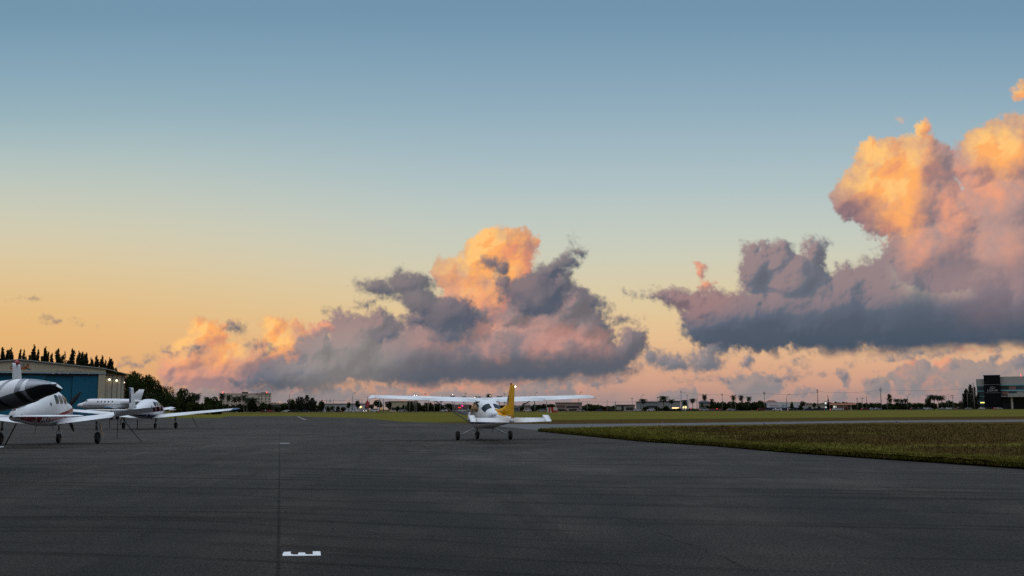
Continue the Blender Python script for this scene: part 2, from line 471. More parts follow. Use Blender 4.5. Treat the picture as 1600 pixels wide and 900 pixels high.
# ---------------------------------------------------------------- materials
MATS = {}
def mat(name, col, rough=0.6, metal=0.0, var=0.0, vscale=3.0, spec=0.5, emit=None, es=1.0, bump=None, alpha=None, coat=0.0):
    if name in MATS: return MATS[name]
    m = bpy.data.materials.new(name); m.use_nodes = True
    nb = NB(m.node_tree); b = m.node_tree.nodes['Principled BSDF']
    c = (*col, 1.0)
    b.inputs['Base Color'].default_value = c
    b.inputs['Roughness'].default_value = rough
    b.inputs['Metallic'].default_value = metal
    b.inputs['Specular IOR Level'].default_value = spec
    b.inputs['Coat Weight'].default_value = coat
    if var:
        g = nb.node('ShaderNodeTexCoord').outputs['Object']
        n = nb.noise(g, vscale, 5, 0.6)
        f = nb.lin(n, 0.3, 0.7, 1 - var, 1 + var)
        nb.put(b.inputs['Base Color'], nb.v('SCALE', c[:3], s=f))
        nb.put(b.inputs['Roughness'], nb.lin(n, 0.3, 0.7, max(0.03, rough - 0.08), min(1, rough + 0.1)))
    if bump:
        g = nb.node('ShaderNodeTexCoord').outputs['Object']
        bn = nb.node('ShaderNodeBump'); bn.inputs['Strength'].default_value = bump[1]; bn.inputs['Distance'].default_value = 0.05
        nb.put(bn.inputs['Height'], nb.noise(g, bump[0], 5, 0.6)); nb.put(b.inputs['Normal'], bn.outputs[0])
    if emit:
        b.inputs['Emission Color'].default_value = (*emit, 1); b.inputs['Emission Strength'].default_value = es
    MATS[name] = m
    return m
def ribbed(name, col, pitch, rough=0.55, axis='X', depth=0.04, var=0.1):
    if name in MATS: return MATS[name]
    m = bpy.data.materials.new(name); m.use_nodes = True
    nb = NB(m.node_tree); b = m.node_tree.nodes['Principled BSDF']
    g = nb.node('ShaderNodeTexCoord').outputs['Object']
    x, y, z = nb.xyz(g)
    s = {'X': x, 'Y': y, 'Z': z}[axis]
    w = nb.m('PINGPONG', nb.m('MULTIPLY', s, 1.0 / pitch), 0.5)
    prof = nb.ss(w, 0.12, 0.3)
    n = nb.noise(nb.v('MULTIPLY', g, (0.5, 0.5, 0.12)), 1.0, 5, 0.6)
    streak = nb.noise(nb.v('MULTIPLY', g, (3, 3, 0.12)), 1.0, 3, 0.6)
    f = nb.m('MULTIPLY', nb.lin(n, 0.3, 0.7, 1 - var, 1 + var), nb.lin(streak, 0.3, 0.7, 0.93, 1.05))
    nb.put(b.inputs['Base Color'], nb.v('SCALE', col, s=f))
    b.inputs['Roughness'].default_value = rough
    bn = nb.node('ShaderNodeBump'); bn.inputs['Strength'].default_value = 1.0; bn.inputs['Distance'].default_value = depth
    nb.put(bn.inputs['Height'], prof); nb.put(b.inputs['Normal'], bn.outputs[0])
    MATS[name] = m
    return m
def foliage(name, c1, c2):
    if name in MATS: return MATS[name]
    m = bpy.data.materials.new(name); m.use_nodes = True
    nb = NB(m.node_tree); b = m.node_tree.nodes['Principled BSDF']
    g = nb.node('ShaderNodeTexCoord').outputs['Object']
    geo = nb.node('ShaderNodeNewGeometry')
    rnd = geo.outputs['Random Per Island']
    ob = nb.node('ShaderNodeObjectInfo').outputs['Random']
    n = nb.noise(g, 0.9, 3, 0.6)
    f = nb.m('ADD', nb.m('MULTIPLY', rnd, 0.45), nb.m('MULTIPLY', nb.lin(n, 0.35, 0.65), 0.55))
    c = nb.mix(f, (*c1, 1), (*c2, 1))
    c = nb.v('SCALE', c, s=nb.lin(ob, 0, 1, 0.75, 1.25))
    nb.put(b.inputs['Base Color'], c)
    b.inputs['Roughness'].default_value = 0.75
    b.inputs['Specular IOR Level'].default_value = 0.1
    MATS[name] = m
    return m

# ---------------------------------------------------------------- ground
def ground_mats():
    # asphalt
    m = bpy.data.materials.new("asphalt"); m.use_nodes = True
    nb = NB(m.node_tree); b = m.node_tree.nodes['Principled BSDF']
    g = nb.node('ShaderNodeTexCoord').outputs['Object']
    x, y, z = nb.xyz(g)
    fine = nb.noise(g, 85, 3, 0.75)
    agg = nb.noise(nb.v('MULTIPLY', g, (38, 15, 1)), 1.0, 3, 0.85)
    med = nb.noise(nb.v('MULTIPLY', g, (1.0, 0.45, 1)), 0.5, 6, 0.62)
    big = nb.noise(nb.v('MULTIPLY', g, (1, 0.6, 1)), 0.09, 4, 0.6)
    # tyre scuffs: long thin arcs, mostly across the view
    bend = nb.m('MULTIPLY', nb.noise(g, 0.035, 2, 0.5), 9.0)
    r1 = nb.m('ADD', nb.m('ADD', y, nb.m('MULTIPLY', x, 0.22)), bend)
    q1 = nb.comb(nb.m('MULTIPLY', x, 0.10), nb.m('MULTIPLY', r1, 1.9), 0)
    s1 = nb.ss(nb.noise(q1, 1.0, 4, 0.62), 0.50, 0.66)
    q2 = nb.comb(nb.m('MULTIPLY', r1, 0.09), nb.m('MULTIPLY', nb.m('ADD', x, nb.m('MULTIPLY', y, 0.12)), 1.3), 3.3)
    s2 = nb.ss(nb.noise(q2, 1.0, 3, 0.6), 0.58, 0.68)
    f = nb.lin(fine, 0.36, 0.64, 0.62, 1.5)
    f = nb.m('MULTIPLY', f, nb.lin(agg, 0.36, 0.64, 0.45, 1.6))
    f = nb.m('MULTIPLY', f, nb.lin(med, 0.36, 0.64, 0.78, 1.22))
    f = nb.m('MULTIPLY', f, nb.lin(big, 0.38, 0.62, 0.80, 1.2))
    f = nb.m('MULTIPLY', f, nb.m('SUBTRACT', 1.0, nb.m('MULTIPLY', s1, 0.5)))
    f = nb.m('MULTIPLY', f, nb.m('SUBTRACT', 1.0, nb.m('MULTIPLY', s2, 0.16)))
    # paving joint running away from the viewer
    a = gnd(433, 899); c = gnd(437, 692)
    dx_, dy_ = c.x - a.x, c.y - a.y; L_ = math.hypot(dx_, dy_); nx_, ny_ = -dy_ / L_, dx_ / L_
    dist = nb.m('ABSOLUTE', nb.m('ADD', nb.m('ADD', nb.m('MULTIPLY', x, nx_), nb.m('MULTIPLY', y, ny_)),
                nb.m('MULTIPLY_ADD', nb.noise(g, 9, 4, 0.7), 0.035, -(a.x * nx_ + a.y * ny_) - 0.01)))
    inr = nb.m('LESS_THAN', y, 60.0)
    j = nb.m('MULTIPLY', nb.m('MULTIPLY', nb.ss(dist, 0.030, 0.008), inr), nb.lin(nb.noise(g, 2.3, 3, 0.6), 0.3, 0.6, 0.4, 1))
    halo = nb.m('MULTIPLY', nb.ss(dist, 0.30, 0.03), inr)
    f = nb.m('MULTIPLY', f, nb.m('SUBTRACT', 1.0, nb.m('MULTIPLY', j, 0.62)))
    f = nb.m('MULTIPLY', f, nb.m('ADD', 1.0, nb.m('MULTIPLY', halo, nb.lin(nb.noise(g, 3, 3, 0.7), 0.45, 0.7, 0.0, 0.25))))
    # vignette painted into the paving colour: darker near the viewer, paler farther off
    vignette = nb.ss(nb.m('ADD', y, nb.m('ADD', nb.m('MULTIPLY', x, 0.35), nb.m('MULTIPLY', nb.noise(g, 0.11, 4, 0.6), 16))), 12, 42)
    f = nb.m('MULTIPLY', f, nb.m('MULTIPLY_ADD', vignette, 0.55, 0.85))
    def crack(p0, p1, wid, k, wob=0.10, wf=1.2):
        nonlocal f
        a, c = gnd(*p0), gnd(*p1)
        dx_, dy_ = c.x - a.x, c.y - a.y; L_ = math.hypot(dx_, dy_); ux, uy = dx_ / L_, dy_ / L_
        al_ = nb.m('ADD', nb.m('MULTIPLY', x, ux), nb.m('MULTIPLY_ADD', y, uy, -(a.x * ux + a.y * uy)))
        ac_ = nb.m('ADD', nb.m('MULTIPLY', x, -uy), nb.m('MULTIPLY_ADD', y, ux, a.x * uy - a.y * ux))
        ac_ = nb.m('ABSOLUTE', nb.m('ADD', ac_, nb.m('MULTIPLY', nb.m('SUBTRACT', nb.noise(g, wf, 4, 0.65), 0.5), wob * 2)))
        win = nb.m('MULTIPLY', nb.ss(al_, -0.3, 0.5), nb.ss(al_, L_ + 0.3, L_ - 0.8))
        mk = nb.m('MULTIPLY', nb.m('MULTIPLY', nb.ss(ac_, wid, wid * 0.35), win), nb.lin(nb.noise(g, 1.7, 3, 0.6), 0.4, 0.6, 0.3, 1.0))
        f = nb.m('MULTIPLY', f, nb.m('ADD', 1.0, nb.m('MULTIPLY', mk, k)))
    crack((945, 800), (1215, 905), 0.018, -0.6, 0.14, 0.9)
    crack((1275, 783), (1480, 794), 0.04, -0.45, 0.1)
    crack((1400, 748), (1640, 764), 0.04, -0.4, 0.1)
    crack((95, 742), (300, 686), 0.10, 0.28, 0.2, 0.5)
    crack((620, 700), (860, 668), 0.09, 0.22, 0.15, 0.5)
    crack((-20, 752), (640, 790), 0.10, -0.38, 0.5, 0.12)
    crack((-20, 786), (900, 862), 0.05, -0.42, 0.5, 0.12)
    crack((150, 800), (820, 850), 0.03, -0.4, 0.4, 0.12)
    base = nb.mix(nb.m('MAXIMUM', nb.lin(med, 0.35, 0.65), nb.m('MULTIPLY', vignette, 0.7)), (0.021, 0.021, 0.0205, 1), (0.034, 0.031, 0.028, 1))
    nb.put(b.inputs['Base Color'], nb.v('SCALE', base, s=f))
    nb.put(b.inputs['Roughness'], nb.lin(med, 0.3, 0.7, 0.8, 0.98))
    b.inputs['Specular IOR Level'].default_value = 0.10
    bn = nb.node('ShaderNodeBump'); bn.inputs['Strength'].default_value = 0.5; bn.inputs['Distance'].default_value = 0.008
    nb.put(bn.inputs['Height'], fine); nb.put(b.inputs['Normal'], bn.outputs[0])
    MATS['asphalt'] = m
    # grass field and island
    def grass(name, brown_f, seed):
        m = bpy.data.materials.new(name); m.use_nodes = True
        nb = NB(m.node_tree); b = m.node_tree.nodes['Principled BSDF']
        g = nb.node('ShaderNodeTexCoord').outputs['Object']
        x, y, z = nb.xyz(g)
        n1 = nb.noise(nb.v('MULTIPLY', nb.v('ADD', g, (seed, seed, 0)), (0.35, 1.2, 1)), 0.16, 6, 0.65)
        n2 = nb.noise(g, 1.6, 5, 0.7)
        n3 = nb.noise(g, 14, 4, 0.7)
        green = nb.mix(nb.lin(n2, 0.3, 0.7), (0.082, 0.080, 0.016, 1), (0.150, 0.134, 0.032, 1))
        brown = nb.mix(nb.lin(n2, 0.3, 0.7), (0.044, 0.029, 0.011, 1), (0.094, 0.066, 0.023, 1))
        t = nb.m('ADD', brown_f(nb, x, y), nb.lin(n1, 0.35, 0.65, -0.5, 0.5))
        c = nb.mix(nb.ss(t, 0.25, 0.75), green, brown)
        c = nb.v('SCALE', c, s=nb.lin(n3, 0.25, 0.75, 0.72, 1.3))
        nb.put(b.inputs['Base Color'], c)
        b.inputs['Roughness'].default_value = 0.95
        b.inputs['Specular IOR Level'].default_value = 0.0
        bn = nb.node('ShaderNodeBump'); bn.inputs['Strength'].default_value = 0.8; bn.inputs['Distance'].default_value = 0.06
        nb.put(bn.inputs['Height'], n3); nb.put(b.inputs['Normal'], bn.outputs[0])
        MATS[name] = m
    def bf(nb, x, y):
        s = nb.m('SUBTRACT', y, nb.m('MULTIPLY', x, 0.36))
        near = nb.m('SUBTRACT', nb.ss(s, 150, 128), nb.ss(x, 6, -20))
        band = nb.m('MULTIPLY', nb.m('MULTIPLY', nb.ss(s, 190, 205), nb.ss(s, 245, 225)), 0.25)
        far = nb.m('MULTIPLY', nb.ss(s, 320, 480), 0.45)
        return nb.m('ADD', nb.m('MAXIMUM', near, 0.0), nb.m('ADD', band, far))
    def bi(nb, x, y):
        d = nb.m('ADD', nb.m('MULTIPLY', nb.m('SUBTRACT', x, 1.95), 0.968), nb.m('MULTIPLY', nb.m('SUBTRACT', y, 62.5), 0.25))
        return nb.m('MULTIPLY', nb.m('MULTIPLY', nb.ss(d, 0.2, 4.5), nb.ss(x, 5, 15)), 0.78)
    grass('field_grass', bf, 0.0)
    grass('island_grass', bi, 31.0)
ground_mats()

def sheet(name, pts, z, m, sub=0):
    bm = bmesh.new()
    vs = [bm.verts.new((p[0], p[1], z)) for p in pts]
    bm.faces.new(vs)
    bmesh.ops.recalc_face_normals(bm, faces=bm.faces)
    for f in bm.faces:
        if f.normal.z < 0: f.normal_flip()
    bmesh.ops.triangulate(bm, faces=bm.faces)
    me = bpy.data.meshes.new(name); bm.to_mesh(me); bm.free()
    me.materials.append(m)
    o = bpy.data.objects.new(name, me); COL.objects.link(o)
    o['kind'] = 'structure'
    return o
sheet('ground', [(-6000, -400), (6000, -400), (6000, 9000), (-6000, 9000)], -0.03, MATS['field_grass'])
far_edge = [(-160, 653.6), (300, 653.2), (345, 653), (356, 650.4), (464, 649.8), (490, 651.6), (545, 652.4), (575, 653.6), (600, 656.5), (627, 658.7), (660, 660), (693, 661), (760, 662),
            (850, 662.4), (950, 662), (1160, 659.6), (1380, 656.8), (1600, 655.3), (1760, 654.4)]
fe = [gnd(*p) for p in far_edge]
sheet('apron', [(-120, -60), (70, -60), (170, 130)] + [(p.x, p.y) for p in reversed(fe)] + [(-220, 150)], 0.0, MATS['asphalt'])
tw_near = [(848, 672.8), (869, 670.4), (900, 669.3), (950, 668), (1000, 666.4), (1160, 664.4), (1380, 660.6), (1600, 659.3), (1760, 658.4)]
tn = [gnd(*p) for p in tw_near]
m_tw = mat('taxiway_asphalt', (0.085, 0.085, 0.09), 0.75, var=0.12, vscale=0.4, spec=0.25)  # base colour lightened to stand in for grazing sky reflection
sheet('taxiway', [(p.x, p.y) for p in [gnd(760, 664.6)] + tn] + [(p.x, p.y) for p in reversed([gnd(*q) for q in [(760, 662.3), (850, 662.7), (950, 662.3), (1160, 659.9), (1380, 657.1), (1600, 655.6), (1760, 654.7)]])], 0.004, m_tw)

# grass island with a ragged raised lip
def island():
    near = [(840, 674.2), (901, 680.2), (1000, 690), (1120, 697.8), (1235, 708.0), (1335, 715), (1490, 725.5), (1600, 733.5), (1700, 745), (1800, 760)]
    lo = [gnd(*p) for p in near]; hi = tn
    def resamp(P, n):
        L = [0]
        for a, b in zip(P, P[1:]): L.append(L[-1] + (b - a).length)
        out = []
        for i in range(n):
            s = L[-1] * (i / (n - 1)) ** 1.0
            k = max(j for j in range(len(L)) if L[j] <= s + 1e-9); k = min(k, len(P) - 2)
            t = (s - L[k]) / max(1e-9, L[k + 1] - L[k])
            out.append(P[k].lerp(P[k + 1], t))
        return out
    n, mrow = 420, 26
    A, B = resamp(lo, n), resamp(hi, n)
    rg = []
    for i in range(n):
        a, b = A[i].copy(), B[i].copy()
        nx = mnoise.noise(a * 1.3) * 0.10 + mnoise.noise(a * 5) * 0.05
        d = (b - a).normalized() if (b - a).length > 1e-6 else Vector((0, 1, 0))
        a = a + d * nx
        q0 = a + d * 0.13; row = [(q0.x, q0.y, -0.02), (q0.x, q0.y, 0.09)]
        for j in range(mrow + 1):
            t = (j / mrow) ** 2.2
            p = a.lerp(b, t)
            h = 0.10 + 0.06 * math.exp(-t * 30) + 0.035 * mnoise.noise(Vector((p.x, p.y, 0)) * 2.1) + 0.025 * mnoise.noise(Vector((p.x, p.y, 3)) * 7)
            if j == mrow: h = 0.01
            row.append((p.x, p.y, max(h, 0.012)))
        rg.append(row)
    mb = MB(); mb.rings(rg, cap=False, closed=False)
    o = mb.build('grass_verge', MATS['island_grass'], smooth='all')
    o['kind'] = 'structure'
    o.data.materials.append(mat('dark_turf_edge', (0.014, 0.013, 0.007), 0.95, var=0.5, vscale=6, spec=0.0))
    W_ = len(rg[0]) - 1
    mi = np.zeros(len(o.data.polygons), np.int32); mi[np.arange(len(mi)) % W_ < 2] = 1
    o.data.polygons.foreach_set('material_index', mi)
    # blades
    rs = np.random.RandomState(4)
    V = []; F = []
    def blade(p, h, w, seedv):
        a = rs.rand() * 6.283; lean = rs.rand() * 0.6 * h; b = rs.rand() * 6.283
        dx, dy = math.cos(a) * w, math.sin(a) * w
        k = len(V)
        V.append((p.x - dx, p.y - dy, p.z)); V.append((p.x + dx, p.y + dy, p.z)); V.append((p.x + math.cos(b) * lean, p.y + math.sin(b) * lean, p.z + h))
        F.append((k, k + 1, k + 2))
    for _ in range(90000):
        i = int(rs.rand() ** 0.6 * (n - 2)); t = rs.rand() ** 2.6 * 0.75
        if rs.rand() < 0.42: t = rs.rand() * 0.012
        a = Vector(rg[i][2]); b = Vector(rg[i][-1])
        p = a.lerp(b, t) + (Vector(rg[i + 1][2]) - a) * rs.rand()
        cl = mnoise.noise(Vector((p.x, p.y, 9)) * 1.4)
        h = 0.05 + 0.07 * rs.rand() + 0.08 * max(0, cl)
        p.z = 0.09 if t > 0.012 else 0.03 + 0.10 * rs.rand()
        blade(p, h, 0.006 + p.y * 0.00022, 0)
    mb = MB(); mb.v = V; mb.f = F
    o = mb.build('grass_blades', MATS['island_grass'], fix=False)
    tag(o, 'ragged grass blades along the lip of the grass verge beside the apron', 'grass', kind='stuff')
island()

# painted marks
m_paint = mat('white_road_paint', (0.72, 0.74, 0.74), 0.6, var=0.08, vscale=30)
def flat_mark(name, pts, z, m, label, cat, thick=0.003):
    mb = MB(); n = len(pts)
    P = [gnd(*p) for p in pts]
    mb.v = [(p.x, p.y, z) for p in P] + [(p.x, p.y, z + thick) for p in P]
    mb.f = [tuple(range(n, 2 * n))] + [(i, (i + 1) % n, n + (i + 1) % n, n + i) for i in range(n)]
    o = mb.build(name, m)
    bm = bmesh.new(); bm.from_mesh(o.data); bmesh.ops.triangulate(bm, faces=[f for f in bm.faces if len(f.verts) > 4]); bm.to_mesh(o.data); bm.free()
    return tag(o, label, cat)
flat_mark('painted_mark', [(441.5, 869), (501.3, 868.4), (500.5, 862), (488.6, 862), (488.8, 866.6), (478, 866.6), (476, 863.8), (466.2, 864), (465.4, 867), (457, 867), (454, 865.2), (454.5, 862.4), (443.6, 862.9), (441.6, 866)],
          0.001, m_paint, 'white paint mark with three teeth on the dark asphalt nearest the viewer', 'paint mark')
flat_mark('painted_dash', [(437, 693.5), (452, 693.3), (452, 692.3), (437, 692.5)], 0.001, mat('worn_paint', (0.24, 0.24, 0.24), 0.8), 'small worn pale dash on the asphalt left of the centre', 'paint mark')
flat_mark('painted_line', [(463, 650.4), (466, 650.4), (480, 656.2), (475, 656.2)], 0.001, mat('worn_line_paint', (0.13, 0.13, 0.125), 0.8), 'faint grey line where the apron meets the far grass', 'paint mark')
flat_mark('faded_stripe', [(592, 664.6), (668, 664.2), (668, 663.8), (592, 664.1)], 0.001, mat('rusty_paint', (0.11, 0.065, 0.05), 0.85), 'faded reddish stripe on the apron left of the high wing plane', 'paint mark')
flat_mark('painted_tie_spot', [(0, 699), (6, 698.6), (6, 697.8), (-3, 698)], 0.001, m_paint, 'small white tie down spot at the left picture edge', 'paint mark')

# ================================================================= aircraft
def hermite(xs, ys, x):
    n = len(xs)
    m = [0.0] * n
    for i in range(n):
        if i == 0: m[i] = (ys[1] - ys[0]) / (xs[1] - xs[0])
        elif i == n - 1: m[i] = (ys[-1] - ys[-2]) / (xs[-1] - xs[-2])
        else:
            a = (ys[i] - ys[i - 1]) / (xs[i] - xs[i - 1]); b = (ys[i + 1] - ys[i]) / (xs[i + 1] - xs[i])
            m[i] = 0 if a * b <= 0 else 2 * a * b / (a + b)
    if x <= xs[0]: return ys[0]
    if x >= xs[-1]: return ys[-1]
    k = max(i for i in range(n - 1) if xs[i] <= x)
    h = xs[k + 1] - xs[k]; t = (x - xs[k]) / h
    return ((2 * t ** 3 - 3 * t * t + 1) * ys[k] + (t ** 3 - 2 * t * t + t) * h * m[k] + (-2 * t ** 3 + 3 * t * t) * ys[k + 1] + (t ** 3 - t * t) * h * m[k + 1])

class Fus:                            # sections (y, ztop, zbot, halfwidth, exponent), nose towards +y
    def __init__(self, secs):
        s = sorted(secs); self.ys = [a[0] for a in s]; self.c = [[a[i] for a in s] for i in range(1, 5)]
    def at(self, y):
        zt, zb, hw, n = (hermite(self.ys, c, y) for c in self.c)
        return zt, zb, hw, n, zb + (zt - zb) * 0.46
    def pt(self, y, ang, off=0.0):
        zt, zb, hw, n, zc = self.at(y)
        c, s = math.cos(ang), math.sin(ang)
        x = (hw + off) * math.copysign(abs(c) ** (2 / n), c)
        z = zc + ((zt - zc) + off if s > 0 else (zc - zb) + off) * math.copysign(abs(s) ** (2 / n), s)
        return (x, y, z)
    def side(self, y, z, sgn, off=0.004):
        zt, zb, hw, n, zc = self.at(y)
        t = (z - zc) / ((zt - zc) if z > zc else (zc - zb)); t = min(0.995, abs(t))
        return (sgn * (hw * (1 - t ** n) ** (1 / n) + off), y, z)
    def hull(self, y0, y1, n=40, m=32):
        mb = MB(); rg = []
        for i in range(n + 1):
            y = y0 + (y1 - y0) * i / n
            rg.append([self.pt(y, 2 * math.pi * j / m) for j in range(m)])
        return mb.rings(rg)
    def window(self, yc, zc, ry, rz, sgn, off=0.006, sq=3.5, shear=0.0, n=20):   # rounded pane
        mb = MB(); vs = [self.side(yc, zc, sgn, off)]; fs = []
        R_ = 4
        for r in range(1, R_ + 1):
            for j in range(n):
                a = 2 * math.pi * j / n; c, s = math.cos(a), math.sin(a)
                uu = math.copysign(abs(c) ** (2 / sq), c) * r / R_; ww = math.copysign(abs(s) ** (2 / sq), s) * r / R_
                vs.append(self.side(yc + uu * ry + ww * rz * shear, zc + ww * rz, sgn, off))
        for j in range(n): fs.append((0, 1 + j, 1 + (j + 1) % n))
        for r in range(R_ - 1):
            for j in range(n):
                a = 1 + r * n; b = a + n; k = (j + 1) % n
                fs.append((a + j, b + j, b + k, a + k))
        return mb.add(vs, fs)
    def patch(self, y0, y1, a0, a1, off=0.006, n=8, m=8, y0b=None, y1b=None):    # patch in (y, angle)
        mb = MB(); rg = []
        for i in range(n + 1):
            t = i / n; row = []
            for j in range(m + 1):
                s = j / m
                ya = y0 + ((y0b if y0b is not None else y0) - y0) * s; yb = y1 + ((y1b if y1b is not None else y1) - y1) * s
                row.append(self.pt(ya + (yb - ya) * t, a0 + (a1 - a0) * s, off))
            rg.append(row)
        return mb.rings(rg, cap=False, closed=False)
    def stripe(self, pts, sgn, off=0.004, k=6):      # pts: (y, zlow, zhigh)
        mb = MB(); rg = []
        for (p, q) in zip(pts, pts[1:]):
            for i in range(k + (1 if q is pts[-1] else 0)):
                t = i / k; y = p[0] + (q[0] - p[0]) * t; a = p[1] + (q[1] - p[1]) * t; b = p[2] + (q[2] - p[2]) * t
                rg.append([self.side(y, a + (b - a) * s / 3, sgn, off) for s in range(4)])
        return mb.rings(rg, cap=False, closed=False)

def foil(c0, c1, thick, camber=0.02, n=11):
    def yt(x): return 5 * thick * (0.2969 * math.sqrt(max(x, 0)) - 0.126 * x - 0.3516 * x * x + 0.2843 * x ** 3 - 0.1036 * x ** 4)
    def yc(x): return camber / 0.16 * (0.8 * x - x * x) if x < 0.4 else camber / 0.36 * (0.2 + 0.8 * x - x * x)
    xs = [c0 + (c1 - c0) * (0.5 - 0.5 * math.cos(math.pi * i / n)) for i in range(n + 1)]
    if c0 == 0: lo = xs[1:]
    else: lo = xs
    return [(x, yc(x) + yt(x) + 0.0008) for x in reversed(xs)] + [(x, yc(x) - yt(x) - 0.0008) for x in lo]
def surf(secs, c0=0.0, c1=1.0, tdir=(0, 0, 1), camber=0.02, swell=1.0, hinge=None):
    # secs: (LE point, chord, thickness ratio, incidence rad); hinge=(c, angle) rotates about chord fraction c
    mb = MB(); rg = []; T = Vector(tdir)
    for (le, ch, th, inc) in secs:
        le = Vector(le); ring = []
        for (x, t) in foil(c0, c1, th * swell, camber):
            if hinge:
                hx, ha = hinge
                dx, dt = x - hx, t
                x, t = hx + dx * math.cos(ha) + dt * math.sin(ha), -dx * math.sin(ha) + dt * math.cos(ha)
            xx = x * math.cos(inc) + t * math.sin(inc); tt = -x * math.sin(inc) + t * math.cos(inc)
            ring.append(le + Vector((0, -xx * ch, 0)) + T * (tt * ch))
        rg.append(ring)
    return mb.rings(rg)

def text_on(parent, name, body, size, m, place, shear=0.0, extr=0.0):
    cu = bpy.data.curves.new('lettering', 'FONT'); cu.body = body; cu.size = size; cu.shear = shear
    cu.resolution_u = 3; cu.extrude = 0
    cu.align_x = 'CENTER'; cu.align_y = 'CENTER'
    tmp = bpy.data.objects.new('lettering', cu); COL.objects.link(tmp)
    dg = bpy.context.evaluated_depsgraph_get()
    me = bpy.data.meshes.new_from_object(tmp.evaluated_get(dg))
    COL.objects.unlink(tmp); bpy.data.objects.remove(tmp); bpy.data.curves.remove(cu)
    for v in me.vertices: v.co = Vector(place(v.co.x, v.co.y))
    me.materials.clear(); me.materials.append(m); me.name = name
    o = bpy.data.objects.new(name, me); COL.objects.link(o)
    if parent is not None: o.parent = parent
    return o

WHITE = mat('aircraft_white', (0.74, 0.76, 0.78), 0.5, var=0.06, vscale=1.2, spec=0.25)
BLACK = mat('black_rubber', (0.018, 0.018, 0.018), 0.75, var=0.2, vscale=9)
METAL = mat('gear_metal', (0.45, 0.45, 0.46), 0.4, 0.8)
GLASS = mat('cockpit_glass', (0.015, 0.02, 0.026), 0.2, spec=0.1)
DARK = mat('dark_seal', (0.03, 0.03, 0.032), 0.6)
YELLOW = mat('yellow_paint', (0.74, 0.37, 0.002), 0.5, var=0.05, vscale=2, spec=0.15)
NAVY = mat('navy_paint', (0.012, 0.02, 0.10), 0.35, coat=0.3)
REDP = mat('dark_red_paint', (0.22, 0.006, 0.02), 0.35, coat=0.3)
TEAL = mat('teal_paint', (0.02, 0.32, 0.26), 0.4)
REDL = mat('red_lens', (0.35, 0.01, 0.02), 0.2)
LIT = mat('lit_white_lamp', (0.9, 0.9, 0.9), 0.3, emit=(1.0, 0.93, 0.8), es=9)

def wheel(parent, c, r, w, name='wheel'):
    t = empty(name); t.parent = parent; t.location = c
    mb = MB(); h = w / 2
    mb.lathe((0, 0, 0), [(-h * 0.75, r * 0.55), (-h, r * 0.72), (-h * 0.9, r * 0.9), (-h * 0.5, r * 0.985), (0, r), (h * 0.5, r * 0.985), (h * 0.9, r * 0.9), (h, r * 0.72), (h * 0.75, r * 0.55)], 'x', 28)
    mb.build('tyre', BLACK, t, 'all')
    mb = MB().lathe((0, 0, 0), [(-h * 0.62, 0.02), (-h * 0.7, r * 0.3), (-h * 0.55, r * 0.5), (-h * 0.76, r * 0.56), (h * 0.76, r * 0.56), (h * 0.55, r * 0.5), (h * 0.7, r * 0.3), (h * 0.62, 0.02)], 'x', 24)
    mb.build('rim', METAL, t, True)
    return t

def prop(parent, c, r, angs, spin=0.17, nose=0.3):
    MB().lathe(c, [(-0.04, spin), (0.04, spin), (nose * 0.4, spin * 0.86), (nose * 0.75, spin * 0.5), (nose, 0.01)], 'y', 20).build('spinner', WHITE, parent, True)
    mb = MB()
    for a in angs:
        rg = []
        for i in range(9):
            t = i / 8; rr = 0.1 + (r - 0.1) * t
            ch = (0.05 + 0.075 * math.sin(math.pi * min(1, t * 1.05) ** 0.8)) * (1 if t < 0.95 else 0.6)
            tw = R(62 - 44 * t); th = 0.028 * (1 - 0.75 * t)
            ring = []
            for j in range(8):
                q = 2 * math.pi * j / 8; ex, ey = math.cos(q) * ch, math.sin(q) * th
                px_ = ex * math.cos(tw) - ey * math.sin(tw); py_ = ex * math.sin(tw) + ey * math.cos(tw)
                ring.append((c[0] + math.sin(a) * rr + math.cos(a) * px_, c[1] + 0.05 + py_, c[2] + math.cos(a) * rr - math.sin(a) * px_))
            rg.append(ring)
        mb.rings(rg)
    mb.build('propeller', DARK, parent, True)

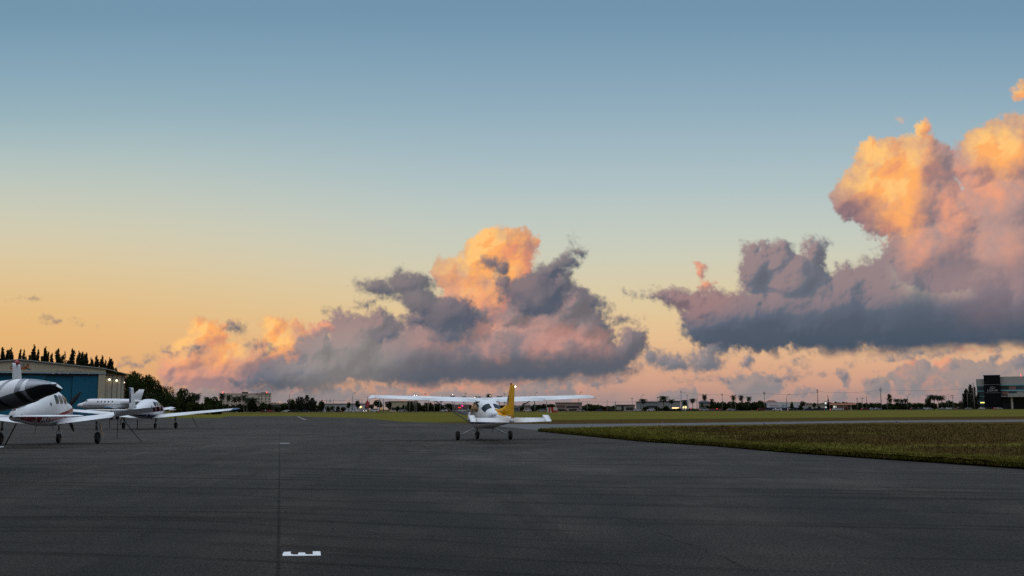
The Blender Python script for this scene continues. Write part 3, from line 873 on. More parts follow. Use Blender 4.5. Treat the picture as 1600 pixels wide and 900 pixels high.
# ---------------------------------------------------------------- high wing trainer with yellow fin
def high_wing():
    d0 = 49.0
    c = at(756.5, 640, d0)
    t = empty('high_wing_plane', (c.x, d0, 0), R(13.6), 'white high wing plane with a yellow tail fin seen from behind on the open apron', 'airplane')
    F = Fus([(2.16, 1.30, 0.92, 0.26, 2.2), (2.08, 1.36, 0.82, 0.36, 2.4), (1.8, 1.40, 0.70, 0.44, 2.6), (1.2, 1.44, 0.60, 0.49, 2.7), (0.92, 1.47, 0.56, 0.53, 2.8), (0.55, 1.74, 0.54, 0.55, 3.2),
             (0.25, 1.88, 0.53, 0.56, 3.4), (-0.6, 1.88, 0.54, 0.56, 3.4), (-1.15, 1.82, 0.56, 0.53, 3.0), (-1.6, 1.66, 0.60, 0.49, 2.7), (-2.15, 1.46, 0.64, 0.43, 2.4), (-3.2, 1.34, 0.71, 0.33, 2.2),
             (-4.4, 1.21, 0.79, 0.21, 2.1), (-5.2, 1.13, 0.86, 0.12, 2.0), (-5.62, 1.10, 0.90, 0.06, 2.0)])
    body = F.hull(-5.62, 2.16, 60, 36).build('fuselage', WHITE, t, 'all')
    # rear window, two panes
    for s in (1, -1):
        a0, a1 = (R(30), R(85)) if s > 0 else (R(150), R(95))
        F.patch(-1.50, -2.04, a0, a1, 0.008, 10, 10, y1b=-2.02).build('rear_window', GLASS, t, 'all')
    # windshield
    F.patch(0.90, 0.42, R(35), R(145), 0.008, 8, 20).build('windshield', GLASS, t, 'all')
    for s in (-1, 1):
        dw = F.window(0.30, 1.50, 0.40, 0.21, s, 0.007, 4.0, -0.2).build('side_window', GLASS, t, 'all')
        rw = F.window(-0.72, 1.50, 0.42, 0.18, s, 0.007, 3.2, 0.25).build('side_window', GLASS, t, 'all')
        # door edge line
        F.stripe([(-0.19, 0.75, 1.72), (-0.205, 0.75, 1.72)], s, 0.004).build('door_seam', DARK, t)
        # lower colour band
        F.stripe([(-4.9, 0.90, 0.93), (-3.0, 0.83, 0.90), (-1.0, 0.76, 0.86), (0.8, 0.78, 0.9), (2.0, 0.93, 1.02)], s, 0.004).build('blue_stripe', NAVY, t, 'all')
    text_on(t, 'registration_number', 'N5469R', 0.27, mat('dark_blue_letters', (0.01, 0.03, 0.12), 0.5), lambda x, y: F.side(-3.15 - x * 1.15, 1.15 + y, -1, 0.006))
    text_on(t, 'registration_number', 'N5469R', 0.27, MATS['dark_blue_letters'], lambda x, y: F.side(-3.15 + x * 1.15, 1.15 + y, 1, 0.006))
    # wings
    for s in (-1, 1):
        def sec(x):
            ch = 1.62 if x <= 2.6 else 1.62 - (x - 2.6) / 2.85 * 0.48
            yl = 0.78 if x <= 2.6 else 0.78 - (x - 2.6) / 2.85 * 0.22
            return ((s * x, yl, 1.885 + x * math.tan(R(1.7))), ch, 0.118, R(3.2))
        w = surf([sec(x) for x in (0.0, 0.6, 1.6, 2.6, 3.6, 4.6, 5.2)] , 0, 0.735).build('wing', WHITE, t, 'all')
        surf([sec(x) for x in (0.0, 0.55)], 0.735, 1.0).build('wing_root_fairing', WHITE, t, 'all')
        f = surf([sec(x) for x in (0.57, 1.6, 2.75)], 0.742, 1.0, hinge=(0.74, R(5))).build('flap', WHITE, t, 'all'); f.parent = w
        a = surf([sec(x) for x in (2.78, 3.8, 5.18)], 0.742, 1.0, hinge=(0.74, R(2))).build('aileron', WHITE, t, 'all'); a.parent = w
        # drooped tip cap
        p, ch, th, inc = sec(5.2)
        q = Vector(p)
        tip = surf([sec(5.2), ((s * 5.33, q.y - 0.03, q.z + 0.0), ch * 0.95, 0.10, R(3)), ((s * 5.44, q.y - 0.12, q.z - 0.04), ch * 0.80, 0.06, R(3)), ((s * 5.49, q.y - 0.25, q.z - 0.07), ch * 0.55, 0.03, R(3))]).build('wing_tip', WHITE, t, 'all'); tip.parent = w
        MB().ball((s * 5.46, q.y - 0.15, q.z - 0.03), 0.035).build('position_light', DARK if s > 0 else REDL, t, 'all').parent = w
        # strut: streamlined
        A, B = Vector((s * 0.50, 0.30, 0.74)), Vector((s * 2.35, 0.22, 1.86))
        rg = []
        for P_ in (A, B):
            rg.append([P_ + Vector((0, math.cos(2 * math.pi * j / 10) * 0.07, math.sin(2 * math.pi * j / 10) * 0.028)) for j in range(10)])
        MB().rings(rg).build('wing_strut', WHITE, t, 'all')
        # tubular gear leg
        MB().tube([(s * 0.36, -0.06, 0.60), (s * 0.75, -0.03, 0.43), (s * 1.2, 0.0, 0.22)], [0.045, 0.034, 0.026], 8).build('gear_leg', WHITE, t, 'all')
        MB().box((s * 1.19, 0, 0.24), (0.05, 0.1, 0.12)).build('brake_caliper', METAL, t)
        wheel(t, (s * 1.27, 0, 0.215), 0.215, 0.16)
    # nose gear
    wheel(t, (0, 1.62, 0.19), 0.19, 0.14)
    MB().tube([(0, 1.58, 0.75), (0, 1.6, 0.42)], [0.04, 0.03], 8).tube([(-0.11, 1.62, 0.19), (-0.11, 1.61, 0.4), (0.11, 1.61, 0.4), (0.11, 1.62, 0.19)], 0.022, 6).build('nose_gear_leg', METAL, t, 'all')
    prop(t, (0, 2.18, 1.16), 0.94, [R(100), R(280)], 0.16)
    # exhaust, belly antenna, roof antennas
    MB().tube([(0.16, 1.55, 0.62), (0.17, 1.5, 0.48), (0.17, 1.4, 0.44)], 0.035, 8).build('exhaust_pipe', METAL, t, 'all')
    MB().tube([(0.3, -0.1, 1.96), (0.3, -0.35, 2.2)], [0.008, 0.004], 5).build('whip_antenna', DARK, t)
    MB().tube([(2.15, 0, 2.0), (2.3, -0.3, 2.2)], [0.006, 0.003], 5).build('whip_antenna', DARK, t)
    MB().tube([(0.05, -1.5, 0.6), (0.05, -1.62, 0.42)], 0.012, 5).build('belly_antenna', DARK, t)
    # fin + rudder
    fs = [((0, -3.9, 1.16), 1.35, 0.05, 0), ((0, -4.5, 1.40), 0.92, 0.075, 0), ((0, -4.98, 2.0), 0.66, 0.085, 0), ((0, -5.30, 2.42), 0.52, 0.085, 0), ((0, -5.36, 2.47), 0.40, 0.06, 0)]
    fin = surf([((0, -3.85, 1.15), 1.46, 0.07, 0), ((0, -4.38, 1.38), 1.02, 0.10, 0), ((0, -4.90, 1.95), 0.68, 0.10, 0), ((0, -5.28, 2.42), 0.47, 0.10, 0), ((0, -5.34, 2.475), 0.39, 0.06, 0)], 0, 1.0, (1, 0, 0), 0).build('fin', YELLOW, t, 'all')
    # dorsal fillet
    rg = []
    for i in range(8):
        u_ = i / 7; y = -2.45 - 2.0 * u_; zt = F.at(y)[0]
        rg.append([(x * (0.03 + 0.035 * u_), y, z) for (x, z) in ((-1.6, zt - 0.05), (-1, zt + 0.04 + 0.22 * u_ ** 2.0), (0, zt + 0.06 + 0.34 * u_ ** 2.0), (1, zt + 0.04 + 0.22 * u_ ** 2.0), (1.6, zt - 0.05))])
    MB().rings(rg).build('dorsal_fairing', YELLOW, t, 'all').parent = fin
    for s in (-1, 1):
        F.patch(-2.9, -4.6, R(90 - s * 6), R(90 - s * 42), 0.005, 14, 5, y0b=-3.9, y1b=-4.9).build('yellow_tail_paint', YELLOW, t, 'all')
    rud = surf([((0, -5.40, 1.04), 0.60, 0.05, 0), ((0, -5.40, 1.25), 0.56, 0.14, 0), ((0, -5.60, 1.95), 0.46, 0.13, 0), ((0, -5.76, 2.42), 0.38, 0.12, 0), ((0, -5.78, 2.47), 0.30, 0.06, 0)], 0, 1.0, (1, 0, 0), 0).build('rudder', YELLOW, t, 'all'); rud.parent = fin
    surf([((0, -5.38, 0.86), 0.50, 0.16, 0), ((0, -5.38, 1.05), 0.60, 0.17, 0)], 0, 1.0, (1, 0, 0), 0).build('tail_cone', WHITE, t, 'all')
    # emblem: grey bird-like patch on the fin (port side)
    MB().add([(-0.048, -4.80, 1.62), (-0.047, -5.12, 1.66), (-0.040, -5.22, 1.92), (-0.036, -5.30, 2.02), (-0.040, -5.10, 1.95), (-0.044, -4.98, 1.80)], [(0, 1, 2, 3, 4, 5)]).build('fin_emblem', mat('grey_emblem', (0.32, 0.29, 0.27), 0.5), t).parent = fin
    MB().add([(-0.050, -4.92, 1.80), (-0.049, -5.22, 1.84), (-0.046, -5.12, 1.90), (-0.044, -5.3, 2.08), (-0.046, -5.05, 1.93)], [(0, 1, 2), (0, 2, 4), (2, 3, 4)]).build('fin_emblem', DARK, t).parent = fin
    MB().lathe((0, -5.5, 2.46), [(0, 0.035), (0.05, 0.04), (0.09, 0.02), (0.1, 0.005)], 'z', 10).build('beacon', REDL, t, 'all').parent = fin
    MB().ball((0.03, -6.12, 2.38), 0.025).build('strobe_light', LIT, t, 'all').parent = fin
    # stabiliser halves with drooping elevators and raised horn
    for s in (-1, 1):
        def ss_(x):
            return ((s * x, -4.72 - 0.16 * x / 1.72, 1.035), 0.98 - 0.26 * x / 1.72, 0.09, R(-1))
        st = surf([ss_(x) for x in (0.08, 0.8, 1.5)], 0, 0.58, camber=0).build('stabilizer', WHITE, t, 'all')
        e = surf([ss_(x) for x in (0.10, 0.8, 1.48)], 0.585, 1.0, camber=0, hinge=(0.585, R(25))).build('elevator', WHITE, t, 'all'); e.parent = st
        h = surf([ss_(x) for x in (1.5, 1.62, 1.76)], 0.18, 1.0, camber=0, hinge=(0.585, R(25))).build('elevator_horn', WHITE, t, 'all'); h.parent = st
        (MB().add([(s * 0.09, -5.44, 0.975), (s * 0.32, -5.46, 0.955), (s * 0.16, -5.63, 0.875)], [(0, 1, 2)])).build('tail_trim', TEAL, t)
    return t
high_wing()

# ---------------------------------------------------------------- low wing singles
def low_wing(name, X, Y, rz, label, P):
    t = empty(name, (X, Y, 0), rz, label, 'airplane')
    k = P.get('L', 1.0)
    S = [(2.28, 1.66, 1.26, 0.20, 2.2), (2.15, 1.74, 1.10, 0.36, 2.4), (1.8, 1.80, 0.96, 0.46, 2.6), (1.2, 1.86, 0.84, 0.52, 2.6), (0.95, 1.93, 0.80, 0.55, 2.6), (0.45, 2.22, 0.78, 0.58, 2.4),
         (0.0, 2.33, 0.78, 0.60, 2.3), (-0.7, 2.33, 0.78, 0.60, 2.3), (-1.5, 2.20, 0.80, 0.56, 2.2), (-2.4, 1.93, 0.86, 0.46, 2.1), (-3.5, 1.66, 0.94, 0.32, 2.0), (-4.6, 1.50, 1.02, 0.19, 2.0), (-5.05, 1.45, 1.07, 0.12, 2.0)]
    F = Fus([(y * k, a, b, c_ * P.get('W', 1.0), n) for (y, a, b, c_, n) in S])
    F.hull(-5.05 * k, 2.28 * k, 64, 36).build('fuselage', P.get('mat', WHITE), t, 'all')
    F.patch(0.92 * k, 0.30 * k, R(30), R(150), 0.008, 8, 20).build('windshield', GLASS, t, 'all')
    for s in (-1, 1):
        for (yc, ry, sh) in ((0.12, 0.24, -0.5), (-0.47, 0.24, 0.0), (-1.0, 0.2, 0.5)):
            F.window(yc * k, 1.93, ry * k, 0.19, s, 0.008, 3.0, sh * 0.4).build('side_window', GLASS, t, 'all')
        F.window(-1.75 * k, 1.72, 0.07, 0.07, s, 0.008, 3).build('rear_vent', DARK, t, 'all')
        F.window(-4.5 * k, 1.30, 0.035, 0.035, s, 0.008, 2).build('static_port', DARK, t, 'all')
        if P['kind'] == 'red':
            F.stripe([(-3.6, 1.18, 1.20), (-1.0, 1.20, 1.30), (1.0, 1.34, 1.50), (2.15, 1.44, 1.62)], s, 0.006).build('upper_red_stripe', REDP, t, 'all')
            F.stripe([(-4.6, 1.10, 1.26), (-3.4, 1.00, 1.26), (-2.2, 0.94, 1.24), (-1.0, 1.02, 1.20), (0.6, 1.18, 1.22)], s, 0.005).build('lower_red_stripe', REDP, t, 'all')
            for q in range(3):
                F.stripe([(0.2, 1.22 - q * 0.05, 1.235 - q * 0.05), (1.2, 1.29 - q * 0.04, 1.31 - q * 0.04), (2.1, 1.40 - q * 0.03, 1.42 - q * 0.03)], s, 0.005).build('pinstripe', REDP, t, 'all')
        else:
            F.stripe([(-4.6, 1.06, 1.12), (-3.0, 0.97, 1.14), (-1.0, 0.84, 1.10), (1.0, 0.88, 1.12), (2.1, 1.12, 1.22)], s, 0.005).build('navy_belly_band', NAVY, t, 'all')
        tm = mat('pale_letters', (0.8, 0.8, 0.78), 0.5)
        text_on(t, 'registration_number', P['reg'], 0.34, tm, lambda x, y, s=s: F.side(-2.35 + s * x * 1.55 * (1 if s > 0 else 1), 1.07 + y, s, 0.012))
    MB().add([F.pt(y, R(a), 0.004) for y in (-4.2, -2, 0, 1.0) for a in (-40, -90, -140)], [(i * 3 + j, i * 3 + j + 1, i * 3 + j + 4, i * 3 + j + 3) for i in range(3) for j in range(2)]).build('belly_paint', mat('dark_belly_paint', (0.05, 0.05, 0.07), 0.5), t, 'all')
    b = P['b']; dz = P['dz']; cr = P['c']
    for s in (-1, 1):
        def sec(x):
            u_ = x / b
            return ((s * x, 0.80 - 0.25 * u_, 0.93 + dz * u_), cr * (1 - 0.42 * u_), 0.14 - 0.02 * u_, R(3.5))
        w = surf([sec(x) for x in (0.3, b * 0.3, b * 0.6, b * 0.93)], 0, 0.745).build('wing', WHITE, t, 'all')
        f = surf([sec(x) for x in (0.5, b * 0.3, b * 0.53)], 0.75, 1.0, hinge=(0.75, R(4))).build('flap', WHITE, t, 'all'); f.parent = w
        a = surf([sec(x) for x in (b * 0.535, b * 0.75, b * 0.925)], 0.75, 1.0, hinge=(0.75, R(P.get('ail', 2) * s))).build('aileron', WHITE, t, 'all'); a.parent = w
        e_ = sec(b * 0.93); e2 = sec(b)
        q = Vector(e2[0])
        tp = surf([e_, ((s * b * 0.97, q.y + 0.0, q.z - 0.01), e2[1] * 0.98, 0.11, R(3)), ((s * b, q.y - 0.12, q.z + 0.0), e2[1] * 0.74, 0.06, R(3))]).build('wing_tip', P.get('tipmat', WHITE), t, 'all'); tp.parent = w
        if P['kind'] == 'red':
            for (u0, u1) in ((0.845, 0.862), (0.872, 0.898), (0.908, 0.922)):
                st = surf([sec(b * u0), sec(b * u1)], 0.0, 0.74, swell=1.10).build('wing_stripe', REDP, t, 'all'); st.parent = w
                st = surf([sec(b * u0), sec(b * u1)], 0.75, 1.004, swell=1.3, hinge=(0.75, R(P.get('ail', 2) * s))).build('aileron_stripe', REDP, t, 'all'); st.parent = w
        # main gear
        gx = P['track']
        wheel(t, (s * gx, 0, P['r']), P['r'], 0.17)
        MB().tube([(s * gx * 0.97, 0, 0.98), (s * gx * 0.97, 0, 0.60)], 0.055, 10).tube([(s * (gx - 0.02), 0, 0.62), (s * (gx - 0.02), 0, 0.44)], 0.032, 8) \
            .tube([(s * (gx - 0.02), 0.03, 0.6), (s * (gx - 0.02), 0.14, 0.5), (s * (gx - 0.02), 0.03, 0.42)], 0.015, 6).tube([(s * (gx - 0.14), 0, P['r']), (s * (gx - 0.13), 0, 0.46), (s * (gx + 0.02), 0, 0.47)], 0.028, 8).build('gear_leg', METAL, t, 'all')
        MB().box((0, 0, 0), (0.03, 0.30, 0.60)).build('gear_door', mat('gear_door_tan', (0.34, 0.27, 0.20), 0.5) if P['kind'] == 'red' else WHITE, t)
        gd = t.children[-1] if False else bpy.context.scene.objects[-1]
        gd.location = (s * (gx + 0.17), -0.1, 0.62); gd.rotation_euler = (0, R(-14) * s, 0)
        # stabilator
        sb = P['sb']
        def s2(x):
            return ((s * x, -4.30 * k - 0.10 * x / sb, 1.27 + P.get('sz', 0)), 0.92 - 0.26 * x / sb, 0.085, R(2))
        st = surf([s2(x) for x in (0.08, sb * 0.5, sb * 0.92)] + [((s * sb, -4.55 * k, 1.27 + P.get('sz', 0)), 0.42, 0.05, R(2))], 0, 1.0, camber=0).build('stabilizer', WHITE, t, 'all')
    # nose gear
    wheel(t, (0, 1.45 * k, P['r'] * 0.85), P['r'] * 0.85, 0.15)
    MB().tube([(0, 1.40 * k, 1.0), (0, 1.43 * k, 0.55)], [0.05, 0.04], 8).tube([(-0.1, 1.45 * k, 0.2), (-0.1, 1.44 * k, 0.52), (0.1, 1.44 * k, 0.52), (0.1, 1.45 * k, 0.2)], 0.025, 6).build('nose_gear_leg', METAL, t, 'all')
    MB().tube([(-0.32, 1.2 * k, 0.9), (-0.16, 1.25 * k, 0.56)], 0.035, 6).build('nose_gear_door', WHITE, t)
    prop(t, (0, 2.32 * k, 1.47), 1.06, [R(37), R(158), R(278)] if P['kind'] == 'red' else [R(75), R(195), R(315)], 0.2, 0.36)
    MB().tube([(0, -1.9, 0.86), (0, -2.05, 0.5)], [0.02, 0.006], 5).build('belly_antenna', DARK, t)
    # fin and rudder
    ft = P['ft']
    fm = P.get('finmat', WHITE); rm = P.get('rudmat', WHITE)
    fin = surf([((0, -3.0 * k, 1.52), 1.60, 0.05, 0), ((0, -3.75 * k, 1.85), 1.0, 0.09, 0), ((0, -4.35 * k, ft - 0.12), 0.56, 0.10, 0), ((0, -4.42 * k, ft - 0.02), 0.48, 0.07, 0)], 0, 1.0, (1, 0, 0), 0).build('fin', fm, t, 'all')
    rd = surf([((0, -4.72 * k, 1.45), 0.38, 0.20, 0), ((0, -4.74 * k, 1.85), 0.42, 0.20, 0), ((0, -4.94 * k, ft - 0.12), 0.36, 0.18, 0), ((0, -4.95 * k, ft), 0.34, 0.14, 0)], 0, 1.0, (1, 0, 0), 0).build('rudder', rm, t, 'all'); rd.parent = fin
    if P['kind'] == 'red':
        surf([((0, -4.70 * k, 1.44), 0.42, 0.22, 0), ((0, -4.75 * k, 2.1), 0.30, 0.22, 0)], 0.0, 0.8, (1, 0, 0), 0, 1.2).build('rudder_stripe', REDP, t, 'all').parent = fin
        MB().lathe((0, -4.8 * k, ft - 0.04), [(0, 0.10), (0.06, 0.11), (0.14, 0.07), (0.17, 0.01)], 'z', 12).build('beacon', REDL, t, 'all').parent = fin
    else:
        surf([((0, -4.80 * k, 2.0), 0.40, 0.20, 0), ((0, -4.96 * k, ft - 0.02), 0.35, 0.18, 0)], 0.0, 1.02, (1, 0, 0), 0, 1.1).build('rudder_stripe', NAVY, t, 'all').parent = fin
    MB().ball((0, -5.14 * k, 1.22), 0.05).build('tail_light', GLASS, t, 'all')
    return t

low_wing('low_wing_plane', -20.25, 45.2, R(8.5), 'white low wing plane with dark red stripes and a red fin beacon', dict(kind='red', b=5.2, dz=0.62, c=1.75, track=2.02, r=0.25, sb=2.55, ft=3.30, reg='N1843X', sz=-0.02, ail=-42))
low_wing('low_wing_plane', -28.8, 82.0, R(2.5), 'white low wing plane with a navy rudder parked behind the red striped one', dict(kind='blue', b=7.0, dz=0.62, c=2.1, track=2.05, r=0.25, sb=3.3, ft=3.15, reg='N87T', W=1.25, sz=0.22, tipmat=mat('blue_tip_paint', (0.02, 0.07, 0.18), 0.4)))

# ---------------------------------------------------------------- striped body at the left edge
def striped_plane():
    Yc = 25.0
    tab = [(97.5, 607.5, 608, 609.5, 0.02), (92, 602.5, 604.5, 612.5, 0.10), (84, 598.5, 600.5, 616, 0.18), (72, 595.5, 602, 620, 0.27), (60, 593.6, 606, 625.5, 0.33), (47, 592.4, 610.5, 631, 0.38), (33, 592.2, 614.5, 635.5, 0.42),
           (20, 593, 619, 639, 0.45), (0, 595.5, 627, 643, 0.48), (-30, 600, 634, 647, 0.50), (-90, 606, 640, 652, 0.50), (-180, 610, 644, 656, 0.48), (-300, 612, 645, 658, 0.40), (-380, 622, 643, 652, 0.25), (-420, 634, 640, 646, 0.03)]
    cx = at(-160, 640, Yc).x
    t = empty('striped_plane', (cx, Yc, 0), 0, 'sleek white aircraft with silver bands and black underside at the left edge', 'airplane')
    st = []
    for (x, a, r_, b, hd) in tab:
        p = at(x, r_, Yc); st.append((p.x - cx, at(x, a, Yc).z, p.z, at(x, b, Yc).z, hd))
    st.reverse()
    xs = [q[0] for q in st]
    def P(x, ang, off=0.0):
        zt, zr, zb, hd = (hermite(xs, [q[i] for q in st], x) for i in (1, 2, 3, 4))
        c, s = math.cos(ang), math.sin(ang)
        y = -(hd + off) * math.copysign(abs(c) ** 0.9, c)
        if s >= 0: z = zr + (zt - zr + off) * s
        else: z = zr - (zr - zb + off) * abs(s) ** 1.15
        return (x, y, z)
    n, m = 90, 40
    def shell(a0, a1, x0, x1, off=0.0, nn=40, mm=20, a0f=None, xf=None):
        rg = []
        for i in range(nn + 1):
            u_ = i / nn; row = []
            for j in range(mm + 1):
                v_ = j / mm; a = a0 + (a1 - a0) * v_
                x = x0 + (x1 - x0) * u_ + (xf(v_) if xf else 0)
                row.append(P(min(x, xs[-1]), a, off))
            rg.append(row)
        return MB().rings(rg, cap=False, closed=False)
    X0, X1 = xs[0], xs[-1]
    shell(R(0), R(180), X0, X1, 0, n, 24).build('upper_body', WHITE, t, 'all')
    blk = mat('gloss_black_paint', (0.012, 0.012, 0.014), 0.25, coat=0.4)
    gry = mat('underside_grey_paint', (0.10, 0.11, 0.12), 0.35, coat=0.3)  # even dark grey on the lower half of the body
    sil = mat('silver_paint', (0.26, 0.28, 0.30), 0.35, 0.4)
    xx = lambda px: at(px, 615, Yc).x - cx
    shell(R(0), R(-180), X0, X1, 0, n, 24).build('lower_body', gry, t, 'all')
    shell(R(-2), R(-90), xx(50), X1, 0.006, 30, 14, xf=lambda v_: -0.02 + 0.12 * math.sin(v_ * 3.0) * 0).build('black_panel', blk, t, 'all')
    # curved bands
    def band(px0, w, up, name, mt, sweep_u, sweep_l):
        w_ = w / 64.0
        if up: shell(R(1), R(100), xx(px0), xx(px0) + w_, 0.008, 4, 20, xf=lambda v_: sweep_u * v_ / 64).build(name, mt, t, 'all')
        else: shell(R(-1), R(-100), xx(px0), xx(px0) + w_, 0.009, 4, 20, xf=lambda v_: sweep_l * v_ / 64).build(name, mt, t, 'all')
    band(34.5, 7.5, True, 'silver_band', sil, 3, 0)
    band(50, 34, True, 'silver_band', sil, -2, 0)
    band(2, 6, True, 'silver_band', sil, 22, 0)
    band(35, 8, False, 'black_band', blk, 0, 18)
    band(46, 4, False, 'grey_band', mat('mid_grey_paint', (0.2, 0.21, 0.22), 0.4), 0, 12)
    band(8, 5, False, 'black_band', blk, 0, 20)
    p = at(86, 600.5, Yc)
    MB().ball((p.x - cx, -0.12, p.z), 0.07, 10, 0.7).ball((p.x - cx + 0.05, -0.12, p.z), 0.05, 8, 0.8).build('nose_light', mat('clear_lens', (0.5, 0.53, 0.58), 0.08, 0.6), t, 'all')
    for (gx, gy) in ((-2.0, 0.0), (-0.6, -1.2), (-0.6, 1.2)):
        wheel(t, (gx, gy, 0.2), 0.2, 0.12)
        MB().tube([(gx, gy * 0.25, 1.35), (gx, gy, 0.22)], [0.05, 0.03], 8).build('gear_leg', METAL, t, 'all')
    return t
striped_plane()

# ---------------------------------------------------------------- business jet in front of the hangar
def jet():
    Y = 165.0; k = Y / 1600.0
    x0 = at(120, 633, Y).x
    t = empty('business_jet', (x0 + 5.5, Y, 0), R(90), 'white business jet with round cabin windows standing side-on before the hangar', 'airplane')
    z = lambda py: 1.45 + (641.3 - py) * k
    # local y forward -> world -x
    F = Fus([(5.5, z(633.2), z(634.2), 0.05, 2), (5.1, z(630.8), z(636), 0.4, 2), (4.4, z(628.6), z(638), 0.62, 2), (3.9, z(624.6), z(639), 0.72, 2), (3.3, z(623.4), z(639.4), 0.76, 2), (1, z(623.2), z(639.4), 0.78, 2),
             (-2, z(623.6), z(639), 0.74, 2), (-3.2, z(624.2), z(637), 0.55, 2), (-4.3, z(625), z(633.5), 0.32, 2), (-5.2, z(626.5), z(630), 0.08, 2)])
    F.hull(-5.2, 5.5, 50, 24).build('fuselage', WHITE, t, 'all')
    for px in (155, 160.5, 166.2, 171.8, 177.5):
        yl = 5.5 - (px - 120) * k
        for s in (-1, 1): F.window(yl, z(627.8), 0.11, 0.12, s, 0.01, 2.2).build('cabin_window', GLASS, t, 'all')
    for s in (-1, 1):
        for (a, w) in ((131, 0.14), (134.2, 0.13), (137.2, 0.12)):
            F.window(5.5 - (a - 120) * k, z(626.4), w, 0.13, s, 0.012, 3).build('cockpit_window', GLASS, t, 'all')
        F.stripe([(4.9, z(634.4), z(633.6)), (0, z(633.2), z(632.2)), (-5, z(632), z(631))], s, 0.01).build('pinstripe', mat('grey_pinstripe', (0.25, 0.27, 0.3), 0.5), t, 'all')
        w = surf([((s * 0.5, 0.6, z(638)), 2.4, 0.11, R(2)), ((s * 5.0, -0.9, z(637)), 1.1, 0.10, R(2))], 0, 1.0).build('wing', WHITE, t, 'all')
        surf([((s * 4.0, -0.55, z(637.2)), 1.45, 0.115, R(2)), ((s * 5.05, -0.9, z(636.9)), 1.12, 0.11, R(2))], 0, 1.0, swell=1.1).build('wing_tip', mat('sky_blue_paint', (0.03, 0.28, 0.5), 0.35), t, 'all').parent = w
        MB().lathe((s * 0.95, -2.9, z(629)), [(-1.2, 0.2), (-0.9, 0.36), (0.6, 0.40), (1.0, 0.34), (1.02, 0.2)], 'y', 18).build('engine', WHITE, t, 'all')
        surf([((s * 0.1, -3.9, z(628)), 1.1, 0.08, 0), ((s * 2.2, -4.5, z(628)), 0.6, 0.08, 0)], 0, 1, camber=0).build('stabilizer', WHITE, t, 'all')
        wheel(t, (s * 1.2, -0.6, 0.3), 0.3, 0.2)
        MB().tube([(s * 1.15, -0.6, z(638)), (s * 1.15, -0.6, 0.3)], 0.06, 8).build('gear_leg', METAL, t, 'all')
    wheel(t, (0, 4.0, 0.25), 0.25, 0.18)
    MB().tube([(0, 4.0, z(637)), (0, 4.0, 0.3)], 0.05, 8).build('nose_gear_leg', METAL, t, 'all')
    surf([((0, -2.6, z(625)), 2.2, 0.06, 0), ((0, -4.4, z(609)), 0.8, 0.08, 0)], 0, 1, (1, 0, 0), 0).build('fin', WHITE, t, 'all')
    MB().tube([(0, 1.9, z(623.4)), (0, 1.7, z(621.2))], [0.05, 0.02], 6).build('roof_antenna', WHITE, t)
jet()

# ---------------------------------------------------------------- tie-down ropes
def rope(p0, Y0, p1, label, sag=0.12, r=0.018):
    a = at(p0[0], p0[1], Y0); b = gnd(*p1)
    o = Vector((b.x, b.y, 0))
    pts = []
    for i in range(9):
        t_ = i / 8; p = a.lerp(Vector((b.x, b.y, 0.01)), t_); p.z -= sag * math.sin(math.pi * t_)
        p.z = max(p.z, 0.012); pts.append(p - o)
    ob = MB().tube(pts, r, 6).build('tie_down_rope', mat('dark_rope', (0.03, 0.03, 0.032), 0.9), None, 'all')
    ob.location = o
    return tag(ob, label, 'rope', 'tie down ropes under the parked planes')
rope((25.5, 661.5), 42.5, (8, 695), 'dark rope slanting down left from the tail of the red striped plane', 0.02, 0.03)
rope((184.5, 650), 45.6, (183, 683), 'loose rope end hanging straight down from the middle of the right wing', 0.0)
rope((191, 652), 45.6, (221, 690.5), 'long taut rope slanting right from the wing with red stripes', 0.03)
rope((171.3, 656), 79, (171.3, 668.5), 'short vertical strap under the left wing of the navy finned plane', 0.0, 0.025)
rope((214.8, 656), 75, (214.5, 670), 'vertical strap below the tail of the navy finned plane', 0.0, 0.035)
rope((300, 651), 82, (308.5, 667.5), 'rope slanting right under the right wing of the navy finned plane', 0.02, 0.022)

